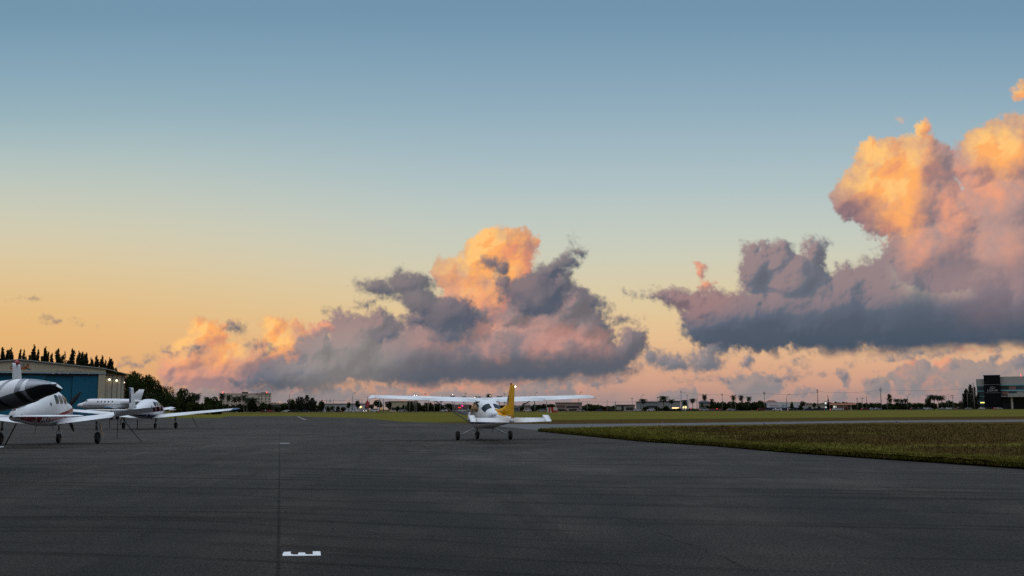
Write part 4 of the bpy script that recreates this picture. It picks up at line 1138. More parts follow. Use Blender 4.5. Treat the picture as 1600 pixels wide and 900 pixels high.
# ================================================================= hangar
def hangar():
    Y = 190.0
    P0 = at(30, 600, Y); RZ = R(24)
    du = Vector((math.cos(RZ), math.sin(RZ), 0)); dn = Vector((-math.sin(RZ), math.cos(RZ), 0))
    C0 = Vector((0, 0, CAM_H))
    def hit(px, py):
        d = ray(px, py); q = C0 + d * ((P0 - C0).dot(dn) / d.dot(dn))
        return (q - P0).dot(du), q.z
    X = lambda px: hit(px, 600)[0]
    Z = lambda py, px=80: hit(px, py)[1]
    t = empty('hangar', (P0.x, P0.y, 0), RZ, 'beige metal hangar with blue sliding doors and a low gabled roof', 'hangar')
    ox = X(30)
    tan = ribbed('beige_ribbed_steel', (0.56, 0.475, 0.335), 0.42)
    tan2 = ribbed('grey_beige_steel', (0.48, 0.45, 0.37), 1.3, depth=0.03)
    blue = ribbed('blue_ribbed_steel', (0.003, 0.135, 0.225), 0.34)
    xr = X(164.5) - ox; xl = -xr
    zr, ze, zd = Z(563, 30), Z(577, 165), Z(583.6, 80)
    dep = 34.0
    # front wall above and beside the doors (thick panel)
    def slab(pts, y0, y1, name, m, parent):
        n = len(pts)
        mb = MB(); mb.v = [(p[0], y0, p[1]) for p in pts] + [(p[0], y1, p[1]) for p in pts]
        mb.f = [tuple(range(n)), tuple(range(2 * n - 1, n - 1, -1))] + [(i, (i + 1) % n, n + (i + 1) % n, n + i) for i in range(n)]
        return mb.build(name, m, parent)
    dl, dr = xl + 1.2, X(153.5) - ox
    w = slab([(xl, zd + 0.3), (xr, zd + 0.3), (xr, ze), (0, zr), (xl, ze)], 0, 0.4, 'wall', tan, t)
    MB().bx(dr, xr, 0, 0.4, -0.05, zd + 0.3).build('wall', tan, t)
    MB().bx(xl, dl, 0, 0.4, -0.05, zd + 0.3).build('wall', tan, t)
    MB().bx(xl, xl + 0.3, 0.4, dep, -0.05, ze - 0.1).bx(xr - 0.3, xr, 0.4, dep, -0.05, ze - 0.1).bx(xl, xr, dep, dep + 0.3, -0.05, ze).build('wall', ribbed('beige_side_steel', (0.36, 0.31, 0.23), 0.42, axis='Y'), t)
    seams = [dl, X(-15) - ox, X(31) - ox, X(72) - ox, X(113.2) - ox, dr]
    for i, (a, b) in enumerate(zip(seams, seams[1:])):
        yy = 0.35 + (0.25 if i % 2 else 0)
        d = MB().bx(a, b - 0.06, yy, yy + 0.12, 0.05, zd).build('door', blue, t)
        MB().bx(b - 0.12, b - 0.02, yy - 0.03, yy, 0.05, zd).build('door_edge', mat('dark_blue_edge', (0.008, 0.05, 0.09), 0.5), t).parent = d
    MB().bx(dl - 0.2, X(165) - ox, -0.14, -0.02, zd + 0.02, zd + 0.26).build('door_track_cover', mat('pale_blue_trim', (0.32, 0.42, 0.46), 0.5), t)
    MB().bx(dl, dr, 0.3, 0.34, zd - 0.35, zd + 0.0).build('door_head_shade_strip', DARK, t)  # dark strip painted in as the shade under the door head
    # roof
    rm = mat('roof_sheet', (0.34, 0.33, 0.30), 0.5, var=0.1, vscale=0.4)
    roof = slab([(xl - 0.4, ze - 0.02), (0, zr + 0.05), (xr + 0.1, ze + 0.03), (xr + 0.1, ze + 0.2), (0, zr + 0.24), (xl - 0.4, ze + 0.18)], -0.3, dep + 0.4, 'roof', rm, t)
    # lean-to at the right, set back a little
    x2 = X(195) - ox; ya = 0.9
    slab([(xr, -0.05), (x2, -0.05), (x2, Z(586.2, 195)), (xr, Z(583.5, 165))], ya, ya + 0.3, 'annex_wall', tan2, t)
    MB().bx(x2 - 0.3, x2, ya + 0.3, dep, -0.05, Z(587, 195)).build('annex_wall', MATS['beige_side_steel'], t)
    for px in (175.5, 183.5, 190):
        MB().bx(X(px) - ox - 0.05, X(px) - ox + 0.05, ya - 0.04, ya, 0, Z(586, 183)).build('panel_seam', mat('seam_brown', (0.10, 0.075, 0.055), 0.7), t)
    slab([(xr, ze + 0.02), (x2 + 0.4, Z(585.0, 195)), (x2 + 0.4, Z(584.0, 195)), (xr, ze + 0.17)], -0.2, dep, 'annex_roof', rm, t)
    MB().bx(x2 - 0.02, x2 + 0.16, ya - 0.16, ya, 0, Z(586, 195)).build('downpipe', mat('rust_brown', (0.07, 0.03, 0.018), 0.7), t)
    MB().bx(xr + 0.05, x2 + 0.4, ya - 0.3, ya - 0.12, Z(586.6, 190), Z(585.6, 190)).build('gutter', mat('rust_brown', (0.07, 0.03, 0.018), 0.7), t)
    for (px, py) in ((171, 592.5), (182.3, 594), (194.5, 597)):
        l = MB().box((X(px) - ox, ya - 0.3, Z(py, px)), (0.22, 0.3, 0.2)).build('wall_lamp', DARK, t)
        MB().ball((X(px) - ox, ya - 0.45, Z(py, px) - 0.06), 0.16 if px < 190 else 0.07, 8).build('bulb', mat('warm_lit_bulb', (1, 0.9, 0.7), 0.4, emit=(1.0, 0.78, 0.42), es=7), t, 'all').parent = l
    # roof-edge vent and tiny aerial by the ridge
    MB().tube([(0.2, 0.3, zr), (0.2, 0.3, zr + 0.7)], 0.05, 6).box((0.2, 0.3, zr + 0.75), (0.7, 0.1, 0.25)).build('roof_beacon', DARK, t)
    # sign on the gable
    blk = mat('sign_black', (0.03, 0.03, 0.035), 0.6); org = mat('sign_orange', (0.55, 0.10, 0.035), 0.5)
    zc = Z(571.5, 30)
    k = Y / 1600
    text_on(t, 'sign_lettering', 'AROZ', 1.25, blk, lambda x, y: (X(27.5) - ox + x * 0.86, -0.03, zc + y * 0.75), shear=0.6)
    mb = MB(); n = 16
    pts = [(X(14) - ox, Z(575.2, 30)), (X(36) - ox, Z(573.8, 36)), (X(42) - ox, Z(575, 40)), (X(38.5) - ox, Z(577, 40)), (X(26) - ox, Z(577.2, 40)), (X(16) - ox, Z(576.6, 16))]
    mb.add([(p[0], -0.035, p[1]) for p in pts], [tuple(range(len(pts)))])
    pts = [(X(36.5) - ox, Z(572.8, 40)), (X(41.5) - ox, Z(569.6, 40)), (X(43.5) - ox, Z(570.6, 40)), (X(44.2) - ox, Z(574.2, 40))]
    mb.add([(p[0], -0.04, p[1]) for p in pts], [(0, 1, 2, 3)]).build('sign_swoosh', org, t)
    pts = [(X(37) - ox, Z(573.8, 36)), (X(42) - ox, Z(575.6, 40)), (X(48) - ox, Z(576.4, 40)), (X(46) - ox, Z(577.2, 40)), (X(41) - ox, Z(577, 40))]
    MB().add([(p[0], -0.045, p[1]) for p in pts], [tuple(range(5))]).build('sign_aircraft_shape', mat('sign_slate', (0.04, 0.07, 0.09), 0.6), t)
    text_on(t, 'sign_lettering', 'MAINTENANCE & SERVICE', 0.42, mat('sign_grey', (0.20, 0.21, 0.21), 0.6), lambda x, y: (X(106.5) - ox + x * 0.92, -0.03, Z(581.0, 106) + y))
hangar()

# ================================================================= trees
rsT = np.random.RandomState(77)
def leaf_cloud(blobs, n, size, seed, droop=0.0, shell_=0.45):
    rs = np.random.RandomState(seed)
    B = np.array(blobs, float)
    wts = (B[:, 3] * B[:, 4] * B[:, 5]) ** (0.7); wts /= wts.sum()
    idx = rs.choice(len(B), n, p=wts)
    d = rs.normal(size=(n, 3)); d /= np.linalg.norm(d, axis=1)[:, None]
    r = shell_ + (1.06 - shell_) * rs.rand(n) ** 0.55
    c = B[idx, :3] + d * r[:, None] * B[idx, 3:6]
    a = rs.normal(size=(n, 3)); a /= np.linalg.norm(a, axis=1)[:, None]
    b = np.cross(a, rs.normal(size=(n, 3))); b /= np.linalg.norm(b, axis=1)[:, None]
    s = size * (0.6 + 0.8 * rs.rand(n))[:, None]
    a = a * s; b = b * s * 0.6
    a[:, 2] -= droop * s[:, 0]
    V = np.stack([c - a * 0.5 - b * 0.2, c - b * 0.55, c + a * 0.55, c + b * 0.5], 1).reshape(-1, 3)
    F = np.arange(n * 4).reshape(-1, 4)
    return V, F
def mesh_np(name, V, F, m):
    me = bpy.data.meshes.new(name)
    me.vertices.add(len(V)); me.vertices.foreach_set('co', np.asarray(V, np.float32).ravel())
    me.loops.add(F.size); me.loops.foreach_set('vertex_index', F.ravel().astype(np.int32))
    me.polygons.add(len(F)); me.polygons.foreach_set('loop_start', np.arange(0, F.size, F.shape[1], dtype=np.int32))
    me.polygons.foreach_set('loop_total', np.full(len(F), F.shape[1], np.int32))
    me.update(calc_edges=True); me.validate()
    me.materials.append(m)
    return me
BARK = mat('bark', (0.075, 0.060, 0.045), 0.9, var=0.3, vscale=2)
PBARK = mat('palm_bark', (0.20, 0.18, 0.15), 0.9, var=0.2, vscale=2)
FOL = foliage('broad_foliage', (0.012, 0.020, 0.005), (0.040, 0.055, 0.012))
FOLP = foliage('pine_foliage', (0.010, 0.014, 0.007), (0.030, 0.034, 0.016))
FOLM = foliage('palm_foliage', (0.010, 0.016, 0.007), (0.03, 0.038, 0.016))

# unit prototypes, 10 m tall, 10 m wide crown unless stated; copies are scaled
def proto_broad(seed, nb_=9, n=1100, leaf=0.85, fine=False):
    rs = np.random.RandomState(seed)
    bl = [(0, 0, 6.2, 3.4, 3.4, 2.6)]
    for i in range(nb_):
        a = rs.rand() * 6.283; r = 1.6 + rs.rand() * 2.3
        z = 3.4 + rs.rand() * 4.9
        s = 1.0 + rs.rand() * 1.3
        r *= 1 - max(0, z - 6) / 7
        bl.append((math.cos(a) * r, math.sin(a) * r, z, s, s, s * 0.8))
    V, F = leaf_cloud(bl, n, leaf, seed)
    V[:, 2] = np.clip(V[:, 2], 0.6, 10.2)
    tr = MB().tube([(0, 0, -0.2), (0.1, 0, 1.6), (0, 0.1, 3.2), (0.2, 0, 5.5)], [0.42, 0.32, 0.26, 0.1], 7)
    for i in range(4):
        a = i * 1.6 + rs.rand(); tr.tube([(0, 0, 2.4 + i * 0.4), (math.cos(a) * 1.3, math.sin(a) * 1.3, 4.3 + i * 0.3), (math.cos(a) * 2.4, math.sin(a) * 2.4, 6 + i * 0.4)], [0.18, 0.12, 0.04], 5)
    return mesh_np('crown', V, F, FOL), tr
def proto_low(seed):                        # foliage down to the ground, for hedgerow trees and bushes
    rs = np.random.RandomState(seed)
    bl = [(0, 0, 4.6, 4.0, 4.0, 4.4)]
    for i in range(8):
        a = rs.rand() * 6.283; r = 2 + rs.rand() * 2.0; z = 2.0 + rs.rand() * 5.6; s = 1.0 + rs.rand() * 1.4
        bl.append((math.cos(a) * r, math.sin(a) * r, z, s, s, s))
    V, F = leaf_cloud(bl, 950, 1.4, seed, shell_=0.25)
    V[:, 2] = np.clip(V[:, 2], 0.0, 10.3)
    return mesh_np('crown', V, F, FOL), None
def proto_pine(seed, n=1500, sparse=1.0):   # feathery upright casuarina, 10 m tall, ~2.6 m wide
    rs = np.random.RandomState(seed)
    bl = []
    for i in range(int(15 * sparse)):
        z = 2.5 + 7.0 * (i / (15 * sparse)) ; wd = (1.7 - 0.125 * z) * (0.7 + 0.6 * rs.rand())
        a = rs.rand() * 6.283; r = wd * 0.5
        bl.append((math.cos(a) * r, math.sin(a) * r, z, 0.42 * wd + 0.14, 0.42 * wd + 0.14, 0.75))
    bl.append((0.05, 0, 9.2, 0.16, 0.16, 0.8))
    V, F = leaf_cloud(bl, int(n * 1.5), 0.42, seed, -0.3, 0.2)
    tr = MB().tube([(0, 0, -0.2), (0, 0, 3), (0.05, 0, 8.8)], [0.16, 0.12, 0.03], 6)
    return mesh_np('crown', V, F, FOLP), tr
def proto_wpine(seed):                      # wider soft casuarina with drooping spray edges
    rs = np.random.RandomState(seed)
    V = []; F = []
    tops = [(0, 0, 10), (-1.8, 0.4, 8.2), (1.7, -0.3, 8.9), (2.9, 0.2, 6.2), (-3.0, 0, 6.0)]
    for (tx, ty, tz) in tops:
        for i in range(650):
            t_ = rs.rand() ** 0.8; z = 1 + (tz - 1) * t_
            sp = (1 - t_) * 1.4 + 0.25
            x = tx * (0.35 + 0.65 * t_) + rs.normal() * sp * 0.55; y = ty + rs.normal() * sp * 0.55
            L = 0.5 + 0.5 * rs.rand(); dx = math.copysign(0.35, x - tx * t_ * 0.9) * rs.rand(); k = len(V)
            V += [(x - 0.05, y, z), (x + 0.06, y + 0.05, z), (x + dx + 0.02, y, z + L), (x + dx - 0.04, y, z + L * 0.9)]; F.append((k, k + 1, k + 2, k + 3))
    tr = MB()
    for (tx, ty, tz) in tops: tr.tube([(0, 0, -0.1), (tx * 0.5, ty * 0.5, tz * 0.45), (tx, ty, tz * 0.95)], [0.2, 0.12, 0.02], 5)
    return mesh_np('crown', np.array(V), np.array(F), FOLP), tr
def proto_palm(seed, nf=22, L=3.3, up=0.75, trunk_h=8.2):   # 10 m palm
    rs = np.random.RandomState(seed)
    V = []; F = []
    for i in range(nf):
        a = 6.283 * i / nf + rs.rand() * 0.3; el = up * (1 - 2.3 * ((i * 0.618) % 1.0)) + 0.3
        ln = L * (0.8 + 0.35 * rs.rand())
        pts = []
        for s in range(9):
            t_ = s / 8; e = el - 1.7 * t_ ** 1.3
            if s == 0: p = np.array([0, 0, trunk_h]); 
            else: p = pts[-1] + np.array([math.cos(a) * math.cos(e), math.sin(a) * math.cos(e), math.sin(e)]) * ln / 8
            pts.append(p)
        sd = np.array([-math.sin(a), math.cos(a), 0])
        for s in range(1, 9):
            wd = 0.95 * math.sin(math.pi * min(1, (s + 1) / 9.5))
            p, q = pts[s - 1], pts[s]
            for g in (-1, 1):
                for h in range(2):
                    b0 = p + (q - p) * h * 0.5; b1 = p + (q - p) * (h * 0.5 + 0.42); k = len(V)
                    tp = (b0 + b1) / 2 + sd * g * wd + (q - p) * 0.5 - np.array([0, 0, wd * 0.45])
                    V += [b0, b1, tp + (q - p) * 0.12, tp]; F.append((k, k + 1, k + 2, k + 3))
    tr = MB().tube([(0, 0, -0.2), (0.04, 0, 1.2), (0, 0.03, 5), (0, 0, trunk_h - 1.2), (0, 0, trunk_h)], [0.26, 0.24, 0.17, 0.15, 0.10], 8)
    return mesh_np('crown', np.array(V), np.array(F), FOLM), tr
def proto_ball(seed, stem=4.0):             # lollipop topiary, 10 m tall, 5 m wide
    V, F = leaf_cloud([(0, 0, 6.9, 2.2, 2.2, 3.0), (0.6, 0, 8.2, 1.3, 1.3, 1.5), (-0.7, 0.2, 5.4, 1.5, 1.5, 1.4)], 700, 0.7, seed, shell_=0.3)
    return mesh_np('crown', V, F, FOL), MB().tube([(0, 0, -0.2), (0, 0, 6)], [0.3, 0.2], 6)
def proto_cone(seed):
    bl = [(0, 0, 1.5 + i * 0.85, 1.25 * (1 - i / 10.5), 1.25 * (1 - i / 10.5), 0.8) for i in range(10)]
    V, F = leaf_cloud(bl, 600, 0.5, seed, shell_=0.3)
    return mesh_np('crown', V, F, FOLP), MB().tube([(0, 0, -0.2), (0, 0, 8)], [0.2, 0.05], 6)
PROTO = {}
def getp(kind, var):
    key = (kind, var)
    if key not in PROTO:
        cm, tr = {'broad': lambda: proto_broad(100 + var), 'low': lambda: proto_low(200 + var), 'pine': lambda: proto_pine(300 + var, 1500 if var != 3 else 700, 1.0 if var != 3 else 0.7),
                  'wpine': lambda: proto_wpine(400 + var), 'palm': lambda: proto_palm(500 + var), 'date': lambda: proto_palm(600 + var, 64, 4.2, 1.2, 5.4), 'ball': lambda: proto_ball(700 + var),
                  'cone': lambda: proto_cone(800 + var), 'big': lambda: proto_broad(900 + var, 22, 5200, 0.42)}[kind]()
        tm = None
        if tr is not None:
            tm = bpy.data.meshes.new('trunk'); tm.from_pydata(tr.v, [], tr.f); tm.materials.append(PBARK if kind in ('palm', 'date') else BARK)
        PROTO[key] = (cm, tm)
    return PROTO[key]
NAMES = {'broad': 'broadleaf_tree', 'low': 'bushy_tree', 'pine': 'casuarina_tree', 'wpine': 'casuarina_tree', 'palm': 'palm_tree', 'date': 'date_palm', 'ball': 'clipped_tree', 'cone': 'cypress_tree', 'big': 'broadleaf_tree'}
BASEW = {'broad': 9.0, 'low': 10.0, 'pine': 2.3, 'wpine': 4.2, 'palm': 5.0, 'date': 6.6, 'ball': 5.0, 'cone': 2.6, 'big': 9.0}
def plant(kind, px, ytop, wpx, Y, label, group=None, var=None, base=None, parts=True):
    var = int(rsT.randint(4)) if var is None else var
    cm, tm = getp(kind, var)
    p = at(px, 640, Y)
    h = at(px, ytop, Y).z
    w = wpx / 1600.0 * Y
    sx = w / BASEW[kind]; sz = h / 10.0
    if tm is None or not parts:
        o = bpy.data.objects.new(NAMES[kind], cm); COL.objects.link(o)
    else:
        o = bpy.data.objects.new(NAMES[kind], None); COL.objects.link(o)
        for nm_, me in (('trunk', tm), ('crown', cm)):
            c = bpy.data.objects.new(nm_, me); COL.objects.link(c); c.parent = o
    o.location = (p.x, Y, -0.03)
    o.rotation_euler = (0, 0, rsT.rand() * 6.28)
    o.scale = (sx, sx, sz)
    return tag(o, label, 'shrub' if kind == 'low' and h < 3.5 else 'tree', group)

pines = [(-2, 542, 9), (6, 544, 9), (13, 543, 8), (28, 545, 6), (32.5, 545, 6), (36.5, 556, 5), (41, 552, 6), (48, 538, 9), (55.5, 545, 6.5), (60.5, 556, 8), (67, 541, 8), (72, 549, 6), (77, 552, 8), (86.5, 545, 11), (97, 547, 10),
         (109, 545, 11), (119, 548, 9), (125, 550, 9), (131, 551, 10), (139, 558, 8), (148, 555, 9), (156, 555, 8), (161.5, 562, 7), (168, 558, 9), (173, 564, 8), (178.5, 574, 9)]
pl = ['dark upright casuarina behind the hangar roof at the left picture edge', 'feathery casuarina with bent tip left of the hangar ridge', 'wispy casuarina nearest to the left of the hangar ridge',
      'twin topped casuarina, left one, just left over the hangar sign', 'twin topped casuarina, right one, over the hangar sign', 'short dark casuarina in a low gap right of the twin tops', 'short rounded casuarina beside the tallest one behind the hangar',
      'tallest casuarina with two ragged tops behind the hangar roof', 'thin straight casuarina right of the tallest one', 'low thick casuarina between thin and bulky ones behind the hangar', 'bulky blunt topped casuarina behind the hangar roof',
      'thin casuarina leaning against the bulky blunt one', 'low pointed casuarina between two bulky ones behind the roof', 'wide slanted top casuarina behind the middle of the hangar roof', 'sparse see-through casuarina behind the hangar roof',
      'lone pointed casuarina right of the sparse one', 'leftmost of the three merged casuarinas past the roof middle', 'middle of the three merged casuarinas past the roof middle', 'rightmost of the three merged casuarinas past the roof middle',
      'small casuarina in the dip after the three merged ones', 'fifth casuarina from the right end of the row behind the hangar', 'pointed casuarina fourth from the right end of the row', 'small casuarina third from the right end of the row with a low top',
      'ragged casuarina above the hangar annex', 'short casuarina next to last at the right end of the row', 'lowest casuarina at the right end of the row over the annex roof']
for (a, l) in zip(pines, pl):
    plant('pine', a[0], a[1], a[2] * (1.45 + 0.35 * rsT.rand()), 300 + rsT.rand() * 20, l, 'casuarinas in a row behind the hangar', var=3 if a[0] == 97 else int(rsT.randint(3)))

# broadleaf bank right of the hangar
for (x, y, w, Y, l) in ((206, 572, 36, 232, 'tallest dark broadleaf tree rising right behind the hangar annex'), (224, 578, 36, 222, 'bright green topped broadleaf tree beside the tallest one near the hangar'), (240, 588, 30, 230, 'broadleaf tree stepping down to the right of the green topped one'),
                        (199, 606, 30, 214, 'low broadleaf tree pressed against the hangar annex'), (256, 601, 30, 236, 'rounded broadleaf tree under the bare twigs'), (268, 612, 28, 226, 'low broadleaf tree right of the rounded one'), (232, 612, 40, 212, 'wide low broadleaf tree in front of the bank')):
    plant('big', x, y, w, Y, l, var=int(x) % 3)
for (x, y, w, l) in ((284, 601, 19, 'round open crowned tree standing above the hedge right of the bank'), (298, 608, 17, 'small dark tree between the round crown and the first palms'), (274, 617, 16, 'low dark tree left of the round open crown'), (325, 619, 12, 'small tree between the palms and the dark dome tree'), (334, 616.5, 17, 'dark dome shaped tree left of the pale hotel')):
    plant('broad', x, y, w, 345, l)
def bare_tree():
    t = empty('bare_tree', (at(241, 600, 240).x, 240, 0), 0, 'bare branches poking out above the broadleaf bank', 'tree')
    mb = MB(); rs = random.Random(3)
    def br(p, d, L, r, dep):
        q = p + d * L; mb.tube([p, (p + q) / 2 + Vector((0, 0, 0.06 * L)), q], [r, r * 0.8, r * 0.5], 4)
        if dep == 0: return
        for _ in range(3 if dep > 1 else 2):
            e = (d + Vector((rs.uniform(-0.7, 0.7), rs.uniform(-0.5, 0.5), rs.uniform(-0.2, 0.5)))).normalized(); br(q, e, L * 0.62, r * 0.5, dep - 1)
    br(Vector((0, 0, 0)), Vector((0.25, 0, 1)).normalized(), 3.1, 0.09, 4)
    mb.build('trunk', BARK, t)
bare_tree()

# ================================================================= far side of the field
DT = [(200, 640), (400, 640), (700, 575), (1250, 565), (1550, 800), (1800, 840)]
def D(px):
    return float(np.interp(px, [a for a, b in DT], [b for a, b in DT]))
def gx(px, Y): return at(px, 640, Y).x
# road along the far side
rp = list(range(150, 1801, 50))
m_road = mat('road_asphalt', (0.045, 0.045, 0.05), 0.85)
sheet('road', [(gx(p, D(p)) , D(p) - 9) for p in rp] + [(gx(p, D(p)), D(p) + 9) for p in reversed(rp)], -0.016, m_road)
sheet('pavement', [(gx(p, D(p)), D(p) + 12) for p in rp] + [(gx(p, D(p)), D(p) + 60) for p in reversed(rp)], -0.02, mat('car_park_asphalt', (0.07, 0.068, 0.066), 0.9, var=0.2, vscale=0.05))

# ---- palms
palms = [(308, 612, 12, 360, 'palm with drooping fronds, first one right of the round open crown'), (322, 618, 9, 360, 'shorter palm beside the first palm right of the bank'), (346, 612, 10, 0, 'tall palm at the left end of the pale hotel'), (357, 615, 9, 0, 'second palm from the left before the pale hotel'),
         (366, 618, 9, 0, 'low palm third from the left before the hotel'), (373, 617, 9, 0, 'palm fourth from the left before the hotel'), (381, 615, 10, 0, 'palm fifth from the left before the hotel'), (386, 620, 9, 0, 'low palm just left of the big date palm'),
         (690, 617.5, 8, 0, 'leftmost palm top showing over the wing of the high wing plane'), (707, 616.5, 9, 0, 'palm top over the left wing beside a bright lamp'), (725, 617.5, 9, 0, 'low palm top over the wing right of the bright lamp'), (747, 617.5, 10, 0, 'broad palm top over the wing right of the white lamp'),
         (763.5, 613.5, 9, 0, 'tallest palm top over the cabin of the high wing plane'), (767.5, 619, 6, 0, 'small palm top touching the tallest one over the wing'), (780.5, 617, 9, 0, 'palm top over the wing just left of the yellow fin'), (789, 620, 6, 0, 'tiny palm top closest to the yellow fin'),
         (1005, 622, 14, 0, 'palm with wide fronds before the grey flat roofed building'), (1037, 617, 16, 0, 'thick dark palm left of the white portal'), (1049.5, 623, 10, 0, 'shorter palm between the thick palm and the white portal'), (1069.5, 624, 9, 0, 'palm standing inside the white portal frame'),
         (1082.5, 621.5, 11, 0, 'palm right of the white portal'), (1101, 614.5, 9, 0, 'tall slim palm beyond the white portal'), (1112.5, 622, 7, 0, 'small slim palm right of the tall slim one'), (1146.5, 616, 9, 0, 'left palm of the three in front of the dark trees'),
         (1158.5, 616, 9, 0, 'middle palm of the three in front of the dark trees'), (1170.5, 618, 9, 0, 'right palm of the three in front of the dark trees'), (1402, 622, 13, 0, 'ragged low palm right of the clipped round tree'), (1410, 623, 9, 0, 'small palm beside the ragged low one'),
         (1416, 622, 8, 0, 'palm beside the curved lamp on the right'), (1455, 616, 11, 0, 'leftmost palm of the dense palm clump on the right'), (1460.5, 615.5, 11, 0, 'second palm of the dense palm clump on the right'), (1466.5, 616.5, 11, 0, 'third palm of the dense palm clump on the right'), (1472, 617, 11, 0, 'rightmost palm of the dense palm clump')]
for (x, y, w, Y, l) in palms:
    plant('palm', x, y - 1.0, w * 1.15, Y or D(x) + 14, l, 'palms along the far road')
plant('date', 393, 612.5, 28, 505, 'big shaggy date palm at the edge of the far grass', var=0)
# ---- other distinct trees
for (k_, x, y, w, l) in (
    ('broad', 455, 621, 14, 'rounded tree behind the first street lamp'), ('wpine', 466, 621, 9, 'thin tufted tree right of the first street lamp'), ('wpine', 479, 618.5, 20, 'large feathery tree left of the clipped square tree'), ('low', 502.5, 623, 10, 'tall square clipped tree beside the thin poles'),
    ('low', 512, 633, 7, 'first round bush under the thin poles'), ('low', 518.5, 633.5, 6.5, 'second round bush under the thin poles'), ('low', 528, 634.5, 7, 'low shrub before the long white wall'), ('low', 536, 634.5, 8, 'wide low shrub before the long white wall'),
    ('ball', 544.5, 628, 7, 'small dark round tree before the white wall'), ('ball', 558.7, 625.5, 9, 'larger lollipop tree with trunk before the white wall'), ('broad', 590, 622, 15, 'broad tree under the left wing tip'), ('broad', 607, 625, 12, 'dark tree right of the two pale poles under the wing'),
    ('broad', 575.5, 629, 9, 'low tree behind the red sign'), ('broad', 581, 630, 8, 'light leaved tree touching the red sign'), ('low', 621, 634, 6, 'small shrub before the cream building'), ('broad', 631, 631, 7, 'small round tree right of the cream building front'), ('broad', 640.5, 625.5, 11, 'tree with sky gaps under the wing'),
    ('broad', 652, 627, 15, 'wide dark tree under the middle of the left wing'), ('broad', 668, 628, 15, 'dense tree under the left wing left of the strut'), ('broad', 684, 628, 16, 'dense tree under the left wing at the strut'), ('broad', 698, 629, 14, 'dark tree between the strut and the shop with neon'),
    ('ball', 1390.7, 615, 8, 'clipped round tree on a tall trunk, right of the tallest pole'), ('cone', 1294.5, 617, 5, 'slender cypress beside the price pillar'), ('ball', 1272.5, 629, 6.5, 'dark round tree before the low shops'), ('low', 1265.5, 634, 5, 'small tree left of the round one before the shops'),
    ('broad', 1280, 633, 5, 'small tree right of the round one before the shops'), ('broad', 1254, 624, 8, 'tree top above the end of the white store'), ('low', 1237, 634, 10, 'dark bush before the white store'), ('low', 1251, 633, 6, 'small dark tree before the magenta lettering'), ('low', 1189, 624, 9, 'round tree rising left of the white store'),
    ('broad', 1237.5, 626, 5, 'tiny tree top above the white store roof'), ('wpine', 1509, 611, 12, 'thin feathery tree left of the black tower building'), ('wpine', 1518, 603, 15, 'tall feathery tree between the thin one and the pale pole'), ('broad', 1563, 627, 13, 'green rounded tree before the black tower'),
    ('broad', 1450, 619, 10, 'dark tree left of the dense palm clump'), ('low', 1482, 624, 9, 'dark tree right of the dense palm clump'), ('broad', 1009, 634, 10, 'low bush under the wide palm'), ('low', 1027, 634, 9, 'dark bush left of the thick palm'), ('low', 1041, 633, 10, 'dark hedge between the thick palm and the portal'),
    ('low', 1096, 633, 10, 'hedge block under the tall slim palm, left one'), ('low', 1106.5, 633, 9, 'hedge block under the tall slim palm, right one'), ('wpine', 487, 623, 9, 'wispy tree leaning right from the large feathery one')):
    plant(k_, x, y, w * 1.05, D(x) + 10, l)

# ---- filler trees in dense belts
belts = [(276, 345, 623, 628, 350, 9, 'low dark tree in the hedge before the bank of trees', 'dark trees in the hedge right of the bank'),
         (340, 425, 629, 634, 0, 9, 'low dark tree in the belt before the pale hotel', 'trees in the belt before the pale hotel'),
         (408, 500, 627, 632, 0, 8.5, 'dark tree in the thick belt between hotel and square clipped tree', 'trees in the belt right of the hotel'),
         (640, 735, 629, 634, 0, 10, 'dark tree in the shaded belt under the left wing', 'trees in the belt under the left wing'),
         (735, 862, 629, 635, 0, 10, 'dark tree in the belt behind the fuselage and yellow fin', 'trees in the belt behind the fuselage'),
         (885, 962, 630, 635, 0, 10, 'dark tree in the belt under the right wing tip', 'trees in the belt under the right wing tip'),
         (962, 1116, 636, 639.5, 0, 7, 'low dark shrub in the hedge at the foot of the portal building', 'shrubs along the far road by the portal'),
         (1113, 1196, 625, 629, 0, 9, 'dark tree in the dense belt behind the three palms', 'trees in the belt behind the three palms'),
         (1256, 1345, 627.5, 630, 60, 9, 'tree top showing over the fuel station roof', 'trees behind the fuel station'),
         (1342, 1458, 627, 631, 0, 9, 'dark tree in the belt between the tall poles on the right', 'trees in the belt between the tall poles'),
         (1470, 1530, 627, 632, 0, 8, 'dark tree in the belt left of the black tower building', 'trees in the belt left of the tower')]
for (a, b, t0, t1, Y, w, l, g_) in belts:
    x = a
    while x < b:
        for row in range(2):
            yt = t0 + rsT.rand() * (t1 - t0) + row * 2.0
            Yd = Y if Y > 100 else D(x) + 26 + Y
            if row: Yd -= 14
            if row and rsT.rand() < 0.35: continue
            plant('low', x + rsT.rand() * 3, min(yt, 640), w * (1.15 + 0.5 * rsT.rand()), Yd + rsT.rand() * 4, l, g_, parts=False)
        x += w * (0.62 + 0.2 * rsT.rand())

